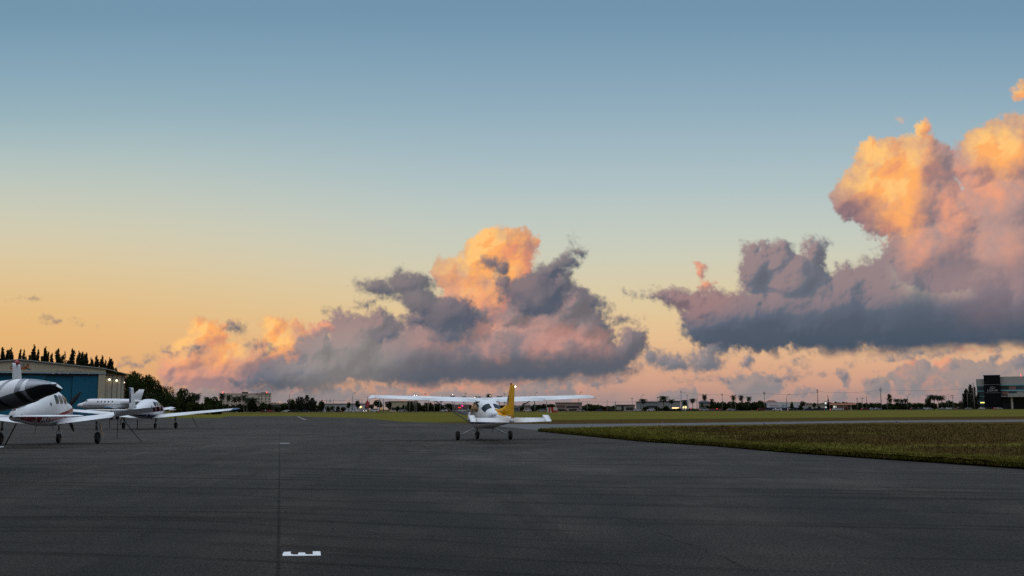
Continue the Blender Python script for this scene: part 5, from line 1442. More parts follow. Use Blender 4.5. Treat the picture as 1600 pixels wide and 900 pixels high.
# ---- buildings
def house(name, x0, x1, ytop, label, wallc, Yo=26.0, depth=20, roof=None, wins=None, bandc=None, cat='building', top2=None, glaze=None):
    xm = (x0 + x1) / 2; Y = D(xm) + Yo
    ox = gx(xm, Y); th = math.atan2(ox, Y); t = empty(name, (ox, Y, 0), -th, label, cat)
    X = lambda px: (gx(px, Y) - ox) * math.cos(th)
    Z = lambda py: at(xm, py, Y).z
    wm = mat('wall_' + name + str(int(x0)), wallc, 0.8, var=0.06, vscale=0.3)
    zt = Z(ytop)
    MB().bx(X(x0), X(x1), 0, depth, -0.1, zt).build('wall', wm, t)
    if roof:
        kind, c, py = roof
        m_ = mat('roof_' + name + str(int(x0)), c, 0.7)
        if kind == 'flat': MB().bx(X(x0) - 0.4, X(x1) + 0.4, -0.4, depth + 0.4, zt + 0.003, Z(py)).build('roof', m_, t)
        else:
            zz = Z(py); a, b = X(x0) - 0.8, X(x1) + 0.8; ins = min((b - a) * 0.3, 6)
            MB().add([(a, -0.8, zt), (b, -0.8, zt), (b, depth + 0.8, zt), (a, depth + 0.8, zt), (a + ins, depth / 2, zz), (b - ins, depth / 2, zz)],
                     [(0, 1, 5, 4), (1, 2, 5), (2, 3, 4, 5), (3, 0, 4), (3, 2, 1, 0)]).build('roof', m_, t)
    for (wx0, wx1, wy0, wy1, *mm) in (wins or []):
        gm = mm[0] if mm else mat('dark_window', (0.03, 0.035, 0.04), 0.15)
        f = MB().bx(X(wx0), X(wx1), -0.06, 0.0, Z(wy1), Z(wy0)).build('window', gm, t)
    return t, X, Z, Y
dw = mat('dark_window', (0.03, 0.035, 0.04), 0.15)
lw = mat('lit_window', (0.8, 0.6, 0.3), 0.5, emit=(1.0, 0.72, 0.32), es=1.6)
# hotel
t, X, Z, Y = house('hotel', 343, 423.5, 615.2, 'pale cream multi storey hotel behind the palms', (0.62, 0.50, 0.42), 90, 22,
      wins=[(x, x + 1.5, y, y + 2.0) for x in (403.5, 408, 414.3, 419.6) for y in (618.2, 622.4, 626.6, 630.4)] + [(x, x + 1.5, y, y + 2) for x in (349, 354, 361, 368, 375) for y in (618.4, 622.4, 626.4, 630.4)])
MB().bx(X(399), X(423.8), -0.5, 22.5, Z(615.2) + 0.003, Z(614.2)).bx(X(343), X(399), -0.2, 22.2, Z(615.2) + 0.003, Z(614.7)).build('cornice', mat('cream_cornice', (0.45, 0.38, 0.33), 0.8), t)
MB().bx(X(377), X(387), 4, 12, Z(615.1), Z(612.2)).bx(X(407), X(418), 4, 12, Z(614.1), Z(612.9)).build('roof_plant', mat('dark_plant', (0.05, 0.045, 0.05), 0.8), t)
for px in (347.5, 416.5):
    MB().ball((X(px), 1, Z(612)), 0.15, 8).tube([(X(px), 1, Z(615)), (X(px), 1, Z(612.3))], 0.12, 5).build('warning_light', mat('lit_red_lamp', (0.8, 0.05, 0.04), 0.4, emit=(1.0, 0.06, 0.05), es=4), t, 'all')
house('shed', 424, 438, 632.2, 'low shed with a pale roof line half hidden in the belt', (0.12, 0.11, 0.10), 12, 10, roof=('flat', (0.45, 0.36, 0.26), 630.6))
house('long_wall_building', 505, 575, 631.2, 'long low white building behind the clipped bushes', (0.46, 0.45, 0.43), 30, 16, roof=('flat', (0.30, 0.28, 0.27), 630.4), wins=[(533, 538, 636, 640), (562, 566, 634.5, 637.5, lw)])
house('cream_building', 609, 653, 627.2, 'cream flat building under the outer left wing', (0.50, 0.41, 0.27), 34, 16, roof=('flat', (0.5, 0.4, 0.28), 626.6), wins=[(612, 629, 636.6, 640.5), (633, 640, 636.6, 640.5)])
t, X, Z, Y = house('neon_shop', 708, 733, 632.0, 'dim brownish shop with pink and red neon under the wing', (0.17, 0.12, 0.10), 8, 12, wins=[(711, 728, 638.6, 641.6)])
MB().ball((X(722.4), -0.4, Z(634.1)), 0.42, 8).build('neon_dot', mat('lit_magenta', (0.8, 0.02, 0.3), 0.4, emit=(1.0, 0.03, 0.35), es=1.6), t, 'all')
MB().bx(X(716.4), X(720), -0.4, -0.1, Z(637.6), Z(636.2)).build('neon_sign', mat('lit_red_sign', (0.8, 0.02, 0.05), 0.4, emit=(1.0, 0.06, 0.04), es=1.2), t)
house('small_shop', 802, 812, 634, 'small pale shop just right of the yellow fin', (0.22, 0.20, 0.19), 6, 10, wins=[(804, 810, 637.5, 641)])
house('gabled_shop', 819, 829, 633.2, 'beige gabled shop with white car in front under the right wing', (0.32, 0.27, 0.22), 6, 10, roof=('hip', (0.20, 0.15, 0.12), 630.5))
house('stepped_building', 868, 909, 629.5, 'beige two tone building with stepped front right of the checkered hut', (0.36, 0.26, 0.21), 8, 18, roof=('flat', (0.30, 0.20, 0.16), 628.6),
      wins=[(870, 883, 633.2, 637.0, mat('brown_panel', (0.13, 0.07, 0.06), 0.7)), (885, 905, 634.2, 637.4, mat('dark_panel', (0.05, 0.04, 0.05), 0.7)), (872, 877, 638.5, 642), (889, 902, 639, 642)])
house('pale_hut', 963, 992, 633.4, 'low beige building with a dark roof line left of the wide palm', (0.36, 0.33, 0.27), 14, 12, roof=('flat', (0.06, 0.05, 0.05), 632.2), wins=[(971, 975, 634.6, 641), (978, 990, 636.4, 641)])
house('grey_flat_building', 994, 1030, 628.0, 'grey flat roofed block behind the wide palm', (0.24, 0.25, 0.25), 60, 20, roof=('flat', (0.2, 0.2, 0.21), 627.2), wins=[(1010, 1028, 634, 637)])
house('grey_shop', 1030, 1063, 627.2, 'pale building left of the white portal', (0.30, 0.29, 0.28), 30, 14, roof=('flat', (0.09, 0.08, 0.09), 626.2), wins=[(1050, 1061, 636.6, 638.4, lw)])
t, X, Z, Y = house('portal_building', 1063.5, 1076.5, 625.2, 'white square portal frame with a lit yellow window', (0.72, 0.70, 0.66), 20, 8, wins=[(1066.2, 1073.8, 629, 636.0, dw), (1067, 1073, 634.5, 637.8, lw)])
house('dark_roof_building', 1092, 1109, 628.5, 'pale building with a dark overhanging roof beside the tall slim palm', (0.38, 0.36, 0.33), 34, 12, roof=('hip', (0.05, 0.05, 0.06), 625.6), wins=[(1095, 1099, 630.4, 634)])
house('red_low_building', 1092, 1128, 638.6, 'low dull red building along the road right of the portal', (0.16, 0.06, 0.055), -2, 5)
# store
t, X, Z, Y = house('white_store', 1193, 1256.5, 629.0, 'long white store with red, teal and magenta lettering', (0.66, 0.64, 0.61), 22, 20,
      wins=[(1193.3, 1256, 636.6, 637.6, mat('blue_fascia', (0.02, 0.07, 0.2), 0.6)), (1197, 1219, 637.7, 641.2), (1222, 1230, 637.7, 641.2), (1240, 1256, 637.7, 641.2)])
MB().bx(X(1193), X(1256.5), -0.05, 20, Z(629.0) + 0.003, Z(628.5)).build('parapet', mat('orange_white_cap', (0.6, 0.5, 0.4), 0.8), t)
lr = mat('red_letters', (0.45, 0.02, 0.05), 0.5); lt = mat('teal_letters', (0.01, 0.22, 0.22), 0.5); lm = mat('magenta_letters', (0.5, 0.03, 0.14), 0.5)
for (px, s, c, w_) in ((1209.5, 'CAR WASH', lr, 1.0), (1225.5, 'SUBWAY', lt, 1.0), (1252, 'BARGAIN', lm, 1.0)):
    o = text_on(t, 'shop_lettering', s, 1.25, c, lambda x, y, px=px: (X(px) + x * 0.72, -0.09, Z(633.9) + y))
house('tiled_house', 1197, 1214, 629, 'house with a brick red hip roof behind the white store', (0.45, 0.30, 0.14), 46, 14, roof=('hip', (0.16, 0.045, 0.035), 625.2))
house('low_shops', 1257, 1290, 631.6, 'low beige shops between the white store and the price pillar', (0.42, 0.37, 0.31), 22, 14, roof=('flat', (0.50, 0.38, 0.28), 630.8), wins=[(1259, 1288, 637.6, 641)])
# price pillar
t, X, Z, Y = house('price_pillar', 1288.6, 1292.2, 626.8, 'tall fuel price pillar with lit white panels', (0.05, 0.08, 0.12), -2, 1.0, cat='sign', wins=[(1289.1, 1291.8, 628, 631.6, mat('lit_panel', (0.8, 0.8, 0.7), 0.5, emit=(0.9, 0.95, 0.8), es=0.55)), (1289.1, 1291.8, 635.2, 637.2, mat('lit_panel', (0.8, 0.8, 0.7), 0.5))])
# fuel station canopy
def station():
    Y = D(1315) + 6; ox = gx(1315, Y); th = math.atan2(ox, Y); X = lambda px: (gx(px, Y) - ox) * math.cos(th); Z = lambda py: at(1315, py, Y).z
    t = empty('fuel_station', (ox, Y, 0), -th, 'fuel station with a long orange lit canopy on posts', 'fuel station')
    MB().bx(X(1294), X(1338), 0, 14, Z(632.2), Z(630.6)).build('canopy', mat('canopy_fascia', (0.55, 0.27, 0.19), 0.6, emit=(1.0, 0.45, 0.3), es=0.12), t)
    MB().bx(X(1294), X(1338), 0.4, 13.6, Z(630.6) + 0.003, Z(630.0)).build('canopy_top', mat('canopy_brown', (0.09, 0.045, 0.04), 0.7), t)
    for px in (1296.5, 1306, 1318, 1328.6, 1330.5):
        MB().bx(X(px) - 0.22, X(px) + 0.22, 1, 1.5, -0.1, Z(632.2)).build('canopy_post', mat('post_cream', (0.42, 0.34, 0.26), 0.7), t)
    MB().bx(X(1300), X(1326), 16, 24, -0.1, Z(633)).build('shop', mat('shop_brown', (0.16, 0.10, 0.075), 0.8), t)
    MB().bx(X(1302), X(1307), 15.9, 16, Z(637), Z(634)).build('shop_window', mat('lit_panel', (0.8, 0.8, 0.7), 0.5), t)
    for px in (1310, 1322):
        MB().bx(X(px) - 0.4, X(px) + 0.4, 4, 5, -0.1, 1.7).build('fuel_pump', mat('pump_red', (0.2, 0.03, 0.03), 0.6), t)
station()
house('tiled_house', 1499, 1507, 628.6, 'small house with a reddish roof left of the feathery trees', (0.24, 0.19, 0.17), 30, 10, roof=('hip', (0.16, 0.06, 0.05), 626))
house('white_house', 1403, 1411, 630.5, 'white house front peeping through the ragged palm', (0.30, 0.30, 0.30), 20, 10, roof=('hip', (0.07, 0.07, 0.07), 628.8))

# dealership
def dealer():
    Y = 800.0; k = Y / 1600
    ox = gx(1563, Y); th = math.atan2(ox, Y); X = lambda px: (gx(px, Y) - ox) * math.cos(th); Z = lambda py: at(1563, py, Y).z
    t = empty('dealership', (ox, Y, 0), -th, 'grey four storey car dealership with a black sign tower at the right edge', 'building')
    conc = mat('grey_stucco', (0.34, 0.33, 0.31), 0.8, var=0.05, vscale=0.1)
    blk = mat('black_cladding', (0.006, 0.006, 0.009), 0.5, spec=0.15)
    gls = mat('green_glass', (0.03, 0.06, 0.07), 0.12, spec=0.8)
    sill = mat('aqua_band', (0.16, 0.36, 0.38), 0.5)
    dark = mat('dark_interior', (0.022, 0.024, 0.028), 0.5)
    x0, xa, xb, x1 = X(1527.2), X(1539.6), X(1565.5), X(1660)
    MB().bx(x0, xa - 0.02, 0, 30, Z(602.3), Z(591.8)).bx(xb + 0.02, x1, 0, 30, Z(601), Z(588.6)).build('upper_wall', conc, t)
    MB().bx(x0 + 0.3, xa - 0.02, 0.3, 29.7, -0.1, Z(602.3)).bx(xb + 0.02, x1 - 0.3, 0.4, 29.7, -0.1, Z(601)).build('glass_facade', dark, t)
    w = MB().bx(xa, xb, -2.5, 12, -0.1, Z(586.6)).build('sign_tower', blk, t)
    MB().bx(xa - 0.3, xb + 0.3, -2.8, 12, Z(586.6) + 0.004, Z(585.9)).build('tower_cap', mat('blue_cap', (0.02, 0.05, 0.16), 0.5), t)
    MB().bx(xa, xb, -2.58, -2.5, Z(601.1), Z(600.6)).bx(xa, xb, -2.58, -2.5, Z(613.9), Z(613.4)).build('tower_rail', mat('tower_rail_grey', (0.2, 0.2, 0.2), 0.5), t)
    for (ya, yb) in ((603.4, 602.3), (611.6, 610.3), (619.7, 618.6), (627.4, 626.6)):
        MB().bx(x0, xa - 0.03, -0.25, 0.28, Z(ya), Z(yb)).build('floor_band', sill, t)
    for (ya, yb) in ((602.6, 601), (611.2, 609.2)):
        MB().bx(xb + 0.03, x1, -0.25, 0.35, Z(ya), Z(yb)).build('floor_band', sill, t)
    # windows on the left wing, three storeys
    for (ya, yb) in ((610.1, 603.6), (618.4, 611.8), (626.4, 619.9), (637, 627.6)):
        for i in range(3):
            a = x0 + 0.5 + i * (xa - x0 - 0.8) / 3
            f = MB().bx(a, a + (xa - x0 - 0.8) / 3 - 0.25, 0.1, 0.26, Z(ya), Z(yb)).build('window', gls, t)
    for (ya, yb) in ((609, 602.8), (616.5, 611.4)):
        for i in range(9):
            a = xb + 0.6 + i * 5.2
            m_ = [mat('warm_room', (0.20, 0.11, 0.08), 0.6), dark, mat('pale_room', (0.30, 0.30, 0.28), 0.6), gls][(i * 3 + int(ya)) % 4]
            MB().bx(a, a + 4.9, 0.2, 0.37, Z(ya), Z(yb)).build('window', m_, t)
    MB().bx(x0 + 2.2, xa - 0.4, -0.4, 0.2, Z(629.8), Z(628.2)).build('lit_strip', mat('lit_yellow_strip', (0.7, 0.7, 0.2), 0.5, emit=(0.9, 0.85, 0.25), es=1.4), t)
    # entrance canopy on the right
    MB().bx(X(1576), x1, -14, 0, Z(620.6), Z(615.2)).build('entrance_canopy', conc, t)
    MB().bx(X(1566), X(1576) - 0.02, -8, 0, Z(620), Z(618.8)).build('entrance_canopy', conc, t)
    MB().bx(X(1580), X(1583.2), -12, -10, -0.1, Z(620.6)).bx(X(1625), X(1628), -12, -10, -0.1, Z(620.6)).build('canopy_column', mat('pale_column', (0.42, 0.38, 0.35), 0.8), t)
    # emblem and word
    ch = mat('brushed_chrome', (0.62, 0.62, 0.64), 0.35, 0.3)
    mb = MB(); cx, cz, rx, rz = X(1552.6), Z(606), 1.62, 1.05
    for (q0, q1) in ((0, 6.2832),):
        rg = []
        for i in range(33):
            a = 2 * math.pi * i / 32
            rg.append([(cx + math.cos(a) * rx * s, -2.62, cz + math.sin(a) * rz * s) for s in (1.0, 0.88)])
        mb.rings(rg, cap=False, closed=False)
    mb.add([(cx - 0.2, -2.62, cz + 0.65), (cx + 0.05, -2.62, cz + 0.62), (cx - 0.62, -2.62, cz - 0.42), (cx + 1.1, -2.62, cz - 0.42), (cx + 1.1, -2.62, cz - 0.22), (cx - 0.35, -2.62, cz - 0.22)], [(0, 1, 5, 2), (2, 3, 4, 5)])
    mb.build('oval_emblem', ch, t)
    text_on(t, 'sign_lettering', 'LEXUS', 2.35, ch, lambda x, y: (X(1552.6) + x * 1.12, -2.62, Z(610.2) + y * 0.8))
    MB().ball((X(1598), 2, Z(585)), 0.15, 8).tube([(X(1598), 2, Z(588.6)), (X(1598), 2, Z(585.2))], 0.1, 5).build('warning_light', MATS['lit_red_lamp'], t, 'all')
dealer()

# ---- red and white checkered hut
def checker():
    Y = 420.0; ox = gx(863, Y); X = lambda px: gx(px, Y) - ox; Z = lambda py: at(863, py, Y).z
    t = empty('checkered_hut', (ox, Y, 0), 0, 'red and white checkered equipment hut on the far grass under the right wing', 'hut')
    red = mat('warning_red', (0.42, 0.03, 0.02), 0.6); wh = mat('warning_white', (0.6, 0.58, 0.55), 0.6)
    z0, z1, z2 = -0.05, Z(641.2), Z(636.6)
    cols = [(854.8, 857.2, 0), (857.2, 859.6, 1), (859.6, 862, 0), (862, 864.6, 1)]
    for (a, b, c) in cols: MB().bx(X(a), X(b), 0, 2, z0, z2).build('striped_panel', red if c else wh, t)
    MB().bx(X(860.8), X(864.4), -0.1, 1.9, z1, z2 + 0.1).build('striped_panel', red, t)
    MB().bx(X(864.8), X(870.2), 0, 2, z1, z2).build('box_top', wh, t)
    MB().bx(X(864.8), X(870.2), 0, 2, z0, z1 - 0.004).build('box_base', red, t)
checker()

# ---- red tower sign, orange sign
def signs():
    Y = D(574) + 8; t = empty('red_sign', (gx(574, Y), Y, 0), 0, 'stepped red sign with a spike beside the white wall under the wing tip', 'sign')
    k = Y / 1600; rm_ = mat('sign_red', (0.40, 0.03, 0.035), 0.6)
    MB().bx(-3.2 * k, 3.2 * k, 0, 0.6, 9.8 * k, 15.4 * k).bx(-1.8 * k, 1.8 * k, 0, 0.6, 6 * k, 9.8 * k).bx(-1.2 * k, 1.2 * k, 0.02, 0.58, 15.4 * k, 17.4 * k).bx(-0.4 * k, 0.4 * k, 0.1, 0.5, 17.4 * k, 19.6 * k).build('sign_board', rm_, t)
    MB().bx(-0.6 * k, 0.6 * k, 0.1, 0.5, -0.1, 6 * k).build('post', METAL, t)
    Y = D(596) - 4; t = empty('orange_sign', (gx(596, Y), Y, 0), 0, 'small upright orange sign between two pale poles', 'sign'); k = Y / 1600
    MB().bx(-1.1 * k, 1.1 * k, 0, 0.2, 3.4 * k, 7.0 * k).build('sign_board', mat('sign_amber', (0.6, 0.25, 0.03), 0.6, emit=(1, 0.4, 0.05), es=0.25), t)
    MB().bx(-0.2, 0.2, 0.05, 0.15, -0.1, 3.4 * k).build('post', METAL, t)
signs()

# ---- poles and lamps
PM = mat('pole_concrete', (0.22, 0.20, 0.17), 0.8, var=0.1, vscale=0.5)
LMT = mat('lamp_pole_grey', (0.16, 0.17, 0.17), 0.5)
def pole(px, ytop, label, wpx=0.9, Yo=4.0, arms=(), m=None, group='utility poles along the far road'):
    Y = D(px) + Yo; t = empty('utility_pole', (gx(px, Y), Y, -0.03), 0, label, 'pole', group)
    h = at(px, ytop, Y).z + 0.03; k = Y / 1600
    MB().tube([(0, 0, -0.2), (0, 0, h)], [wpx * k * 0.55, wpx * k * 0.36], 8).build('shaft', m or PM, t, 'all')
    for (dz, w) in arms:
        MB().box((0, 0, h - dz * k), (w * k, 0.25, 0.25)).build('cross_arm', PM, t)
        MB().box((-w * k * 0.46, 0, h - dz * k + 0.3), (0.18, 0.18, 0.35)).box((w * k * 0.46, 0, h - dz * k + 0.3), (0.18, 0.18, 0.35)).box((0, 0, h - dz * k + 0.34), (0.18, 0.18, 0.4)).build('insulator', DARK, t)
    return t
P_ = [(510, 624, 'thin pale pole over the first round bush', 1.1, ()), (515.5, 623, 'thin pale pole with a lamp box over the round bushes', 1.1, ((4, 3),)), (521, 624, 'thin pale pole right of the round bushes', 1.0, ()), (565.3, 622.5, 'pale pole left of the red sign', 1.0, ()), (574.8, 629.5, 'short pole beside the red sign', 0.6, ()),
      (593, 621.5, 'thick pale pole left of the orange sign', 1.3, ()), (599, 621.5, 'thick pale pole right of the orange sign', 1.3, ()), (632.5, 627, 'pale pole under the outer left wing', 1.2, ()), (640.3, 627.5, 'slim pale pole right of the cream building', 0.8, ()), (649.4, 617, 'lit floodlight pole over the left wing', 1.2, ()),
      (669, 626, 'thick pale pole under the middle of the left wing', 1.6, ()), (678.5, 626, 'thick pale pole where the strut meets the wing', 1.4, ()), (687.7, 618.6, 'slim pole under a small lamp over the wing', 0.9, ()), (695, 628, 'slim pole right of the strut', 0.9, ()), (710.5, 628, 'pole left of the neon shop', 1.1, ()),
      (664.5, 615.5, 'small t-topped pole over the left wing', 0.5, ((0.5, 3),)), (727.5, 615, 't-topped pole right of the low palm top', 0.5, ((0.5, 3),)), (788.5, 615.5, 't-topped pole left of the yellow fin', 0.5, ((0.5, 3),)),
      (854, 626, 'thick pole left of the checkered hut', 1.4, ()), (836, 627, 'slim pole under the right wing', 1.0, ()), (909.3, 626.5, 'tall slim pole right of the stepped building', 1.0, ()), (917.5, 628, 'thick pole near the right wing tip', 1.0, ()), (948.7, 624, 'slim pole right of the wing tip', 0.7, ()),
      (961.5, 627, 'thick pale pole left of the beige hut', 1.7, ()), (988, 622, 'slim pole with box between hut and grey block', 0.7, ((1, 2),)), (1027.7, 620.6, 'slim pole left of the thick palm', 0.7, ((1, 2.5),)), (1064.6, 610, 'tall mast over the white portal', 0.8, ((3, 1.5),)), (1074, 618, 'shorter mast right of the portal', 0.8, ((0.5, 1),)),
      (1129, 615.5, 'lone pole left of the three palms', 1.0, ((1, 2.2),)), (1195, 612, 'pole with cross arms at the left end of the white store', 1.0, ((2, 2.4), (4, 2))), (1278.3, 608, 'tall pole with cross arms left of the price pillar', 1.2, ((2, 3), (5, 3))), (1377.2, 605, 'tallest pole with cross arms on the right', 1.4, ((3, 4), (6, 4))),
      (1340, 622.5, 'pale pole at the right end of the fuel canopy', 1.2, ((1, 2),)), (1347.8, 622, 't-topped pole right of the fuel canopy', 1.2, ((0.6, 4),)), (1386.5, 622.5, 't-topped pole left of the clipped round tree', 0.8, ((0.5, 3),)), (1489.5, 617.5, 'double arm pole right of the dense palm clump', 1.0, ((0.5, 5), (4, 4))),
      (1522.8, 597.5, 'thick pale pole left of the dealership', 1.7, ()), (1512.4, 613, 'thin pole among the feathery trees', 0.7, ()), (1386, 628, 'short pole under the clipped round tree', 0.7, ()), (1142.4, 629, 'left short light post below the three palms', 0.6, ()), (1149.3, 629, 'right short light post below the three palms', 0.6, ())]
for (x, y, l, w, ar) in P_:
    pole(x, y, l, w, -6.0, ar)
def street_lamp(px, ytop, label, side=1, lit=False, Yo=0.0):
    Y = D(px) + Yo; t = empty('street_lamp', (gx(px, Y), Y, -0.03), 0, label, 'street lamp', 'street lamps along the far road')
    h = at(px, ytop, Y).z; k = Y / 1600; a = 4.2 * k * side
    MB().tube([(0, 0, -0.2), (0, 0, h * 0.62), (0.05 * a, 0, h * 0.78), (0.35 * a, 0, h * 0.93), (a * 0.85, 0, h)], [0.20, 0.15, 0.12, 0.10, 0.08], 7).build('lamp_post', LMT, t, 'all')
    MB().box((a, 0, h + 0.02), (1.1, 0.4, 0.2)).build('lamp_head', LMT, t)
for (x, y, l, s) in ((451.5, 612, 'curved street lamp standing alone left of the rounded tree', 1), (550.3, 613.5, 'curved street lamp over the long white wall', 1), (835, 613, 'curved lamp arm showing over the right wing near the fin', 1), (904.5, 612.5, 'small lamp arm over the right wing tip', 1),
                     (1001.3, 617, 'curved street lamp left of the wide palm', 1), (1089.3, 617, 'curved street lamp left of the tall slim palm', 1), (1229.5, 616, 'curved street lamp over the white store', 1), (1354.5, 614, 'curved street lamp left of the tallest pole', 1),
                     (1418.3, 616.3, 'curved street lamp left of the dense palm clump', 1), (1478.8, 616.8, 'left of two curved lamps right of the palm clump', 1), (1482.3, 618.5, 'right of two curved lamps right of the palm clump', 1)):
    street_lamp(x, y, l, s)
def post_light(px, y, label, r=1.0, m=None, es=None):
    Y = D(px) - 2; t = empty('area_light', (gx(px, Y), Y, -0.03), 0, label, 'lamp', 'lit lamps along the far road')
    k = Y / 1600; z = at(px, y, Y).z
    MB().tube([(0, 0, -0.2), (0, 0, z)], [0.14, 0.1], 6).build('lamp_post', LMT, t)
    MB().ball((0, -0.1, z), r * k * 0.42, 8, 0.7).build('lamp_glow', m or LIT, t, 'all')
WL = mat('lit_warm_lamp', (1, 0.9, 0.7), 0.3, emit=(1.0, 0.8, 0.5), es=6)
for (x, y, l, r, m) in ((647.5, 618, 'brightest lit lamp over the left wing', 1.0, LIT), (651, 618, 'second lit lamp right beside the brightest over the wing', 0.9, LIT), (707, 616.5, 'lit lamp inside the palm top over the wing', 1.1, LIT), (688, 618.6, 'small lit lamp at the left palm top', 0.6, WL), (742, 620.5, 'warm lit lamp left of the broad palm top', 0.9, WL),
                        (765.8, 618.4, 'lit lamp at the tallest palm over the cabin', 0.9, WL), (572.2, 642, 'warm headlight glow below the red sign', 0.9, WL), (568.3, 642, 'small pale headlight glow left of the warm one', 0.6, LIT)):
    post_light(x, y, l, r, m)
RL = MATS['lit_red_lamp']
for (x, y, l) in ((1079.3, 638.3, 'left round red traffic light by the portal'), (1120.3, 638.2, 'right round red traffic light below the dense belt'), (1297.4, 640, 'red light beside the price pillar')):
    post_light(x, y, l, 0.95, RL)

# ---- power line
def wire(x0, y0, x1, y1, label):
    a = at(x0, y0, D(x0) - 6); b = at(x1, y1, D(x1) - 6); o = Vector((a.x, a.y, 0))
    pts = []
    for i in range(15):
        u_ = i / 14; p = a.lerp(b, u_); p.z -= 1.2 * math.sin(math.pi * u_); pts.append(p - o)
    ob = MB().tube(pts, 0.045, 4).build('power_line', mat('wire_grey', (0.07, 0.07, 0.07), 0.7)); ob.location = o
    tag(ob, label, 'wire', 'power lines along the far road')
wire(1064.6, 613, 1195, 614.5, 'thin power line from the portal mast to the white store pole')
wire(1195, 614.5, 1278.3, 612, 'thin power line between the store pole and the next tall pole')
wire(1278.3, 612, 1377.2, 609, 'thin power line between the two tallest poles on the right')
wire(1377.2, 609, 1522.8, 606, 'thin power line from the tallest pole to the dealership pole')
wire(451, 622, 565, 624, 'thin power line left of the wing tip')
wire(909, 627, 1064, 622, 'thin power line right of the wing tip')

# ---- cars
def make_car(body_m, kind='car'):
    t = empty('parked_car')
    L, W = 4.5, 1.8
    if kind == 'van': prof = [(-2.4, 0.45), (-2.4, 1.3), (-2.25, 1.95), (1.1, 1.95), (1.75, 1.25), (2.35, 1.05), (2.45, 0.5)]
    else: prof = [(-2.2, 0.42), (-2.22, 0.85), (-2.0, 0.98), (2.0, 0.9), (2.2, 0.75), (2.25, 0.42)]
    def ext(pts, w, name, m, taper=0.0):
        n = len(pts); mb = MB()
        mb.v = [(p[0], -w / 2 + (taper if p[1] > 1.1 else 0), p[1]) for p in pts] + [(p[0], w / 2 - (taper if p[1] > 1.1 else 0), p[1]) for p in pts]
        mb.f = [tuple(range(n)), tuple(range(2 * n - 1, n - 1, -1))] + [(i, (i + 1) % n, n + (i + 1) % n, n + i) for i in range(n)]
        return mb.build(name, m, t, True)
    body = ext([(prof[0][0], 0.3)] + prof + [(prof[-1][0], 0.3)], W, 'body', body_m)
    if kind != 'van':
        ext([(-1.7, 0.97), (-1.15, 1.42), (0.35, 1.46), (1.15, 0.95)], W * 0.9, 'cabin', body_m, 0.12)
        ext([(-1.5, 1.0), (-1.08, 1.37), (0.30, 1.40), (0.95, 1.0)], W * 0.93, 'side_windows', GLASS, 0.12)
    else: ext([(-1.9, 1.3), (-1.85, 1.8), (0.95, 1.8), (1.45, 1.3)], W * 1.01, 'side_windows', GLASS, 0.0)
    for x in (-1.4, 1.4):
        for s in (-1, 1):
            MB().lathe((x, s * W * 0.45, 0.32), [(-0.1, 0.2), (-0.1, 0.32), (0.1, 0.32), (0.1, 0.2)], 'y', 14).build('wheel', BLACK, t)
    for s in (-1, 1):
        MB().box((prof[-1][0] + 0.0, s * 0.65, 0.68), (0.08, 0.3, 0.16)).build('headlight', mat('lamp_lens', (0.6, 0.6, 0.55), 0.2), t)
        MB().box((prof[0][0] - 0.01, s * 0.65, 0.76), (0.08, 0.3, 0.16)).build('tail_light', mat('car_red_lamp', (0.5, 0.01, 0.01), 0.3, emit=(1, 0.03, 0.02), es=1.5), t)
    return t
def carmat(n, c): return mat('car_paint_' + n, c, 0.3, 0.2, coat=0.5)
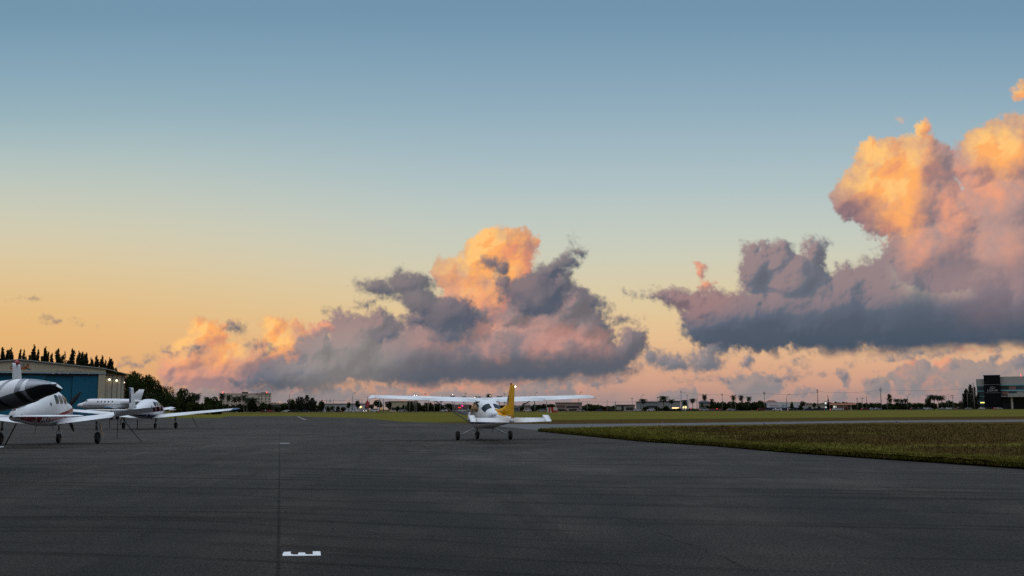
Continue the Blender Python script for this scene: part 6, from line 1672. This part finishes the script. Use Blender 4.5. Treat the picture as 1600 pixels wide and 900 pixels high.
cars = [(413, 'maroon', 'car', 1, 'dark red car driving left of the white car near the big date palm'), (420, 'red', 'car', 1, 'bright red car just behind the dark red one'), (447.5, 'white', 'car', -1, 'white car under the lone curved street lamp'), (456, 'dark', 'car', -1, 'dark car with red tail lamps behind the white one'), (463, 'dark', 'car', 1, 'black car before the thick belt'),
        (477, 'navy', 'car', 1, 'navy car under the large feathery tree'), (498, 'dark', 'car', 1, 'dark car before the square clipped tree'), (522.5, 'silver', 'car', 1, 'silver car right of the thin poles'), (528, 'dark', 'car', -1, 'dark car before the long white wall'), (553, 'white', 'car', -1, 'white car under the lamp over the white wall'),
        (585, 'white', 'van', -1, 'white van left of the thick pale poles'), (629, 'silver', 'car', 1, 'silver car before the cream building'), (634, 'dark', 'car', 1, 'dark car beside the silver one under the wing'), (693.5, 'white', 'car', -1, 'white car under the wing strut'), (714.5, 'silver', 'car', -1, 'silver car before the neon shop'), (722, 'white', 'car', 1, 'white car before the neon shop'),
        (728, 'silver', 'van', 1, 'silver van at the right end of the neon shop'), (824, 'white', 'car', 1, 'white car before the gabled shop'), (846, 'silver', 'car', -1, 'silver car left of the thick pole by the hut'), (880, 'dark', 'car', 1, 'dark car before the stepped building'), (907, 'silver', 'car', 1, 'silver car at the right end of the stepped building'),
        (936, 'navy', 'car', -1, 'navy car in the shade right of the wing tip'), (954, 'dark', 'car', 1, 'dark car left of the thick pale pole'), (996, 'white', 'car', -1, 'white car left of the wide palm'), (1017, 'white', 'car', -1, 'white car right of the wide palm'), (1100, 'silver', 'van', 1, 'silver van below the tall slim palm'),
        (1143, 'silver', 'car', 1, 'silver car below the left of the three palms'), (1190, 'maroon', 'car', 1, 'dark red car left of the white store'), (1214, 'white', 'car', -1, 'white car before the red lettering of the store'), (1238, 'dark', 'car', 1, 'dark car before the middle of the store'), (1262, 'navy', 'car', -1, 'navy car before the low shops'),
        (1274, 'dark', 'car', 1, 'dark car under the round tree before the shops'), (1306, 'white', 'car', -1, 'white car before the fuel canopy'), (1312, 'white', 'car', 1, 'second white car right behind the one before the fuel canopy'), (1352, 'maroon', 'car', 1, 'dark red car right of the fuel station'), (1362, 'silver', 'car', -1, 'silver car under the curved lamp'),
        (1372, 'silver', 'car', 1, 'silver car left of the tallest pole'), (1428, 'dark', 'car', 1, 'dark car with lit headlamp right of the curved lamp'), (1438, 'navy', 'car', 1, 'navy car left of the palm clump'), (1447, 'white', 'car', 1, 'white car at the foot of the palm clump'), (1453, 'silver', 'car', 1, 'silver car under the leftmost clump palm'),
        (1473, 'silver', 'car', -1, 'silver car right of the clump palms'), (1481, 'white', 'car', -1, 'white car under the two curved lamps'), (1488, 'silver', 'car', -1, 'silver car under the double arm pole'), (1500, 'dark', 'car', 1, 'dark car before the small reddish roof house'), (1513, 'silver', 'car', -1, 'silver car under the feathery trees'),
        (1534, 'white', 'car', -1, 'white car before the glass corner of the dealership'), (1546, 'dark', 'car', -1, 'black car with red tail lamps before the black tower'), (1557, 'silver', 'car', 1, 'silver car at the right foot of the black tower'), (1562, 'white', 'car', 1, 'white car under the green tree by the tower'),
        (1569, 'silver', 'car', -1, 'silver car right of the green tree by the tower'), (1587, 'white', 'car', 1, 'white car under the entrance canopy'), (1593, 'silver', 'car', 1, 'silver car behind the one under the entrance canopy')]
CC = dict(maroon=(0.14, 0.01, 0.02), red=(0.4, 0.03, 0.02), white=(0.7, 0.7, 0.68), dark=(0.015, 0.015, 0.018), navy=(0.015, 0.025, 0.07), silver=(0.35, 0.36, 0.38))
CP = {}
for (px, c, kd, dr_, l) in cars:
    first = (c, kd) not in CP
    if first: CP[(c, kd)] = make_car(carmat(c, CC[c]), kd)
    o = CP[(c, kd)] if first else copy_tree(CP[(c, kd)])
    Y = D(px) - 2.5 - (px * 7 % 3) * 1.6
    o.location = (gx(px, Y), Y, -0.016); o.rotation_euler = (0, 0, (0 if dr_ > 0 else math.pi) + R(-4))
    tag(o, l, 'car', 'cars on the far road')

# ---- taxiway edge markers
def taxi_light(px, yb, ytop, label, pad=None):
    p = gnd(px, yb); t = empty('taxiway_light', (p.x, p.y, -0.03), 0, label, 'marker light', 'taxiway edge lights')
    k = p.y / 1600; h = (yb - ytop) * k
    yl = mat('marker_yellow', (0.55, 0.27, 0.01), 0.5); bl = mat('marker_blue_lens', (0.01, 0.03, 0.30), 0.2)
    MB().lathe((0, 0, 0), [(0, 0.10), (0.05, 0.11), (h * 0.66, 0.09), (h * 0.7, 0.12)], 'z', 12).build('stake', yl, t, True)
    MB().lathe((0, 0, h * 0.7), [(0, 0.10), (h * 0.2, 0.10), (h * 0.3, 0.03)], 'z', 12).build('lens', bl, t, True)
    if pad:
        MB().lathe((0, 0, 0.06), [(0, 1.25), (0.05, 1.2)], 'z', 24).build('concrete_pad', mat('pad_concrete', (0.17, 0.165, 0.11), 0.9, var=0.2, vscale=1), t)
taxi_light(1194.3, 664.6, 660.8, 'yellow blue capped light on a pale pad beside the taxiway', True)
taxi_light(1401, 663.4, 658, 'yellow blue capped light farther right along the near taxiway edge', True)
taxi_light(1035.6, 660.6, 658.2, 'leftmost small yellow marker beyond the taxiway')
taxi_light(1222, 658.4, 656.2, 'middle small yellow marker beyond the taxiway')
taxi_light(1420.3, 656.4, 654.8, 'rightmost small yellow marker beyond the taxiway')
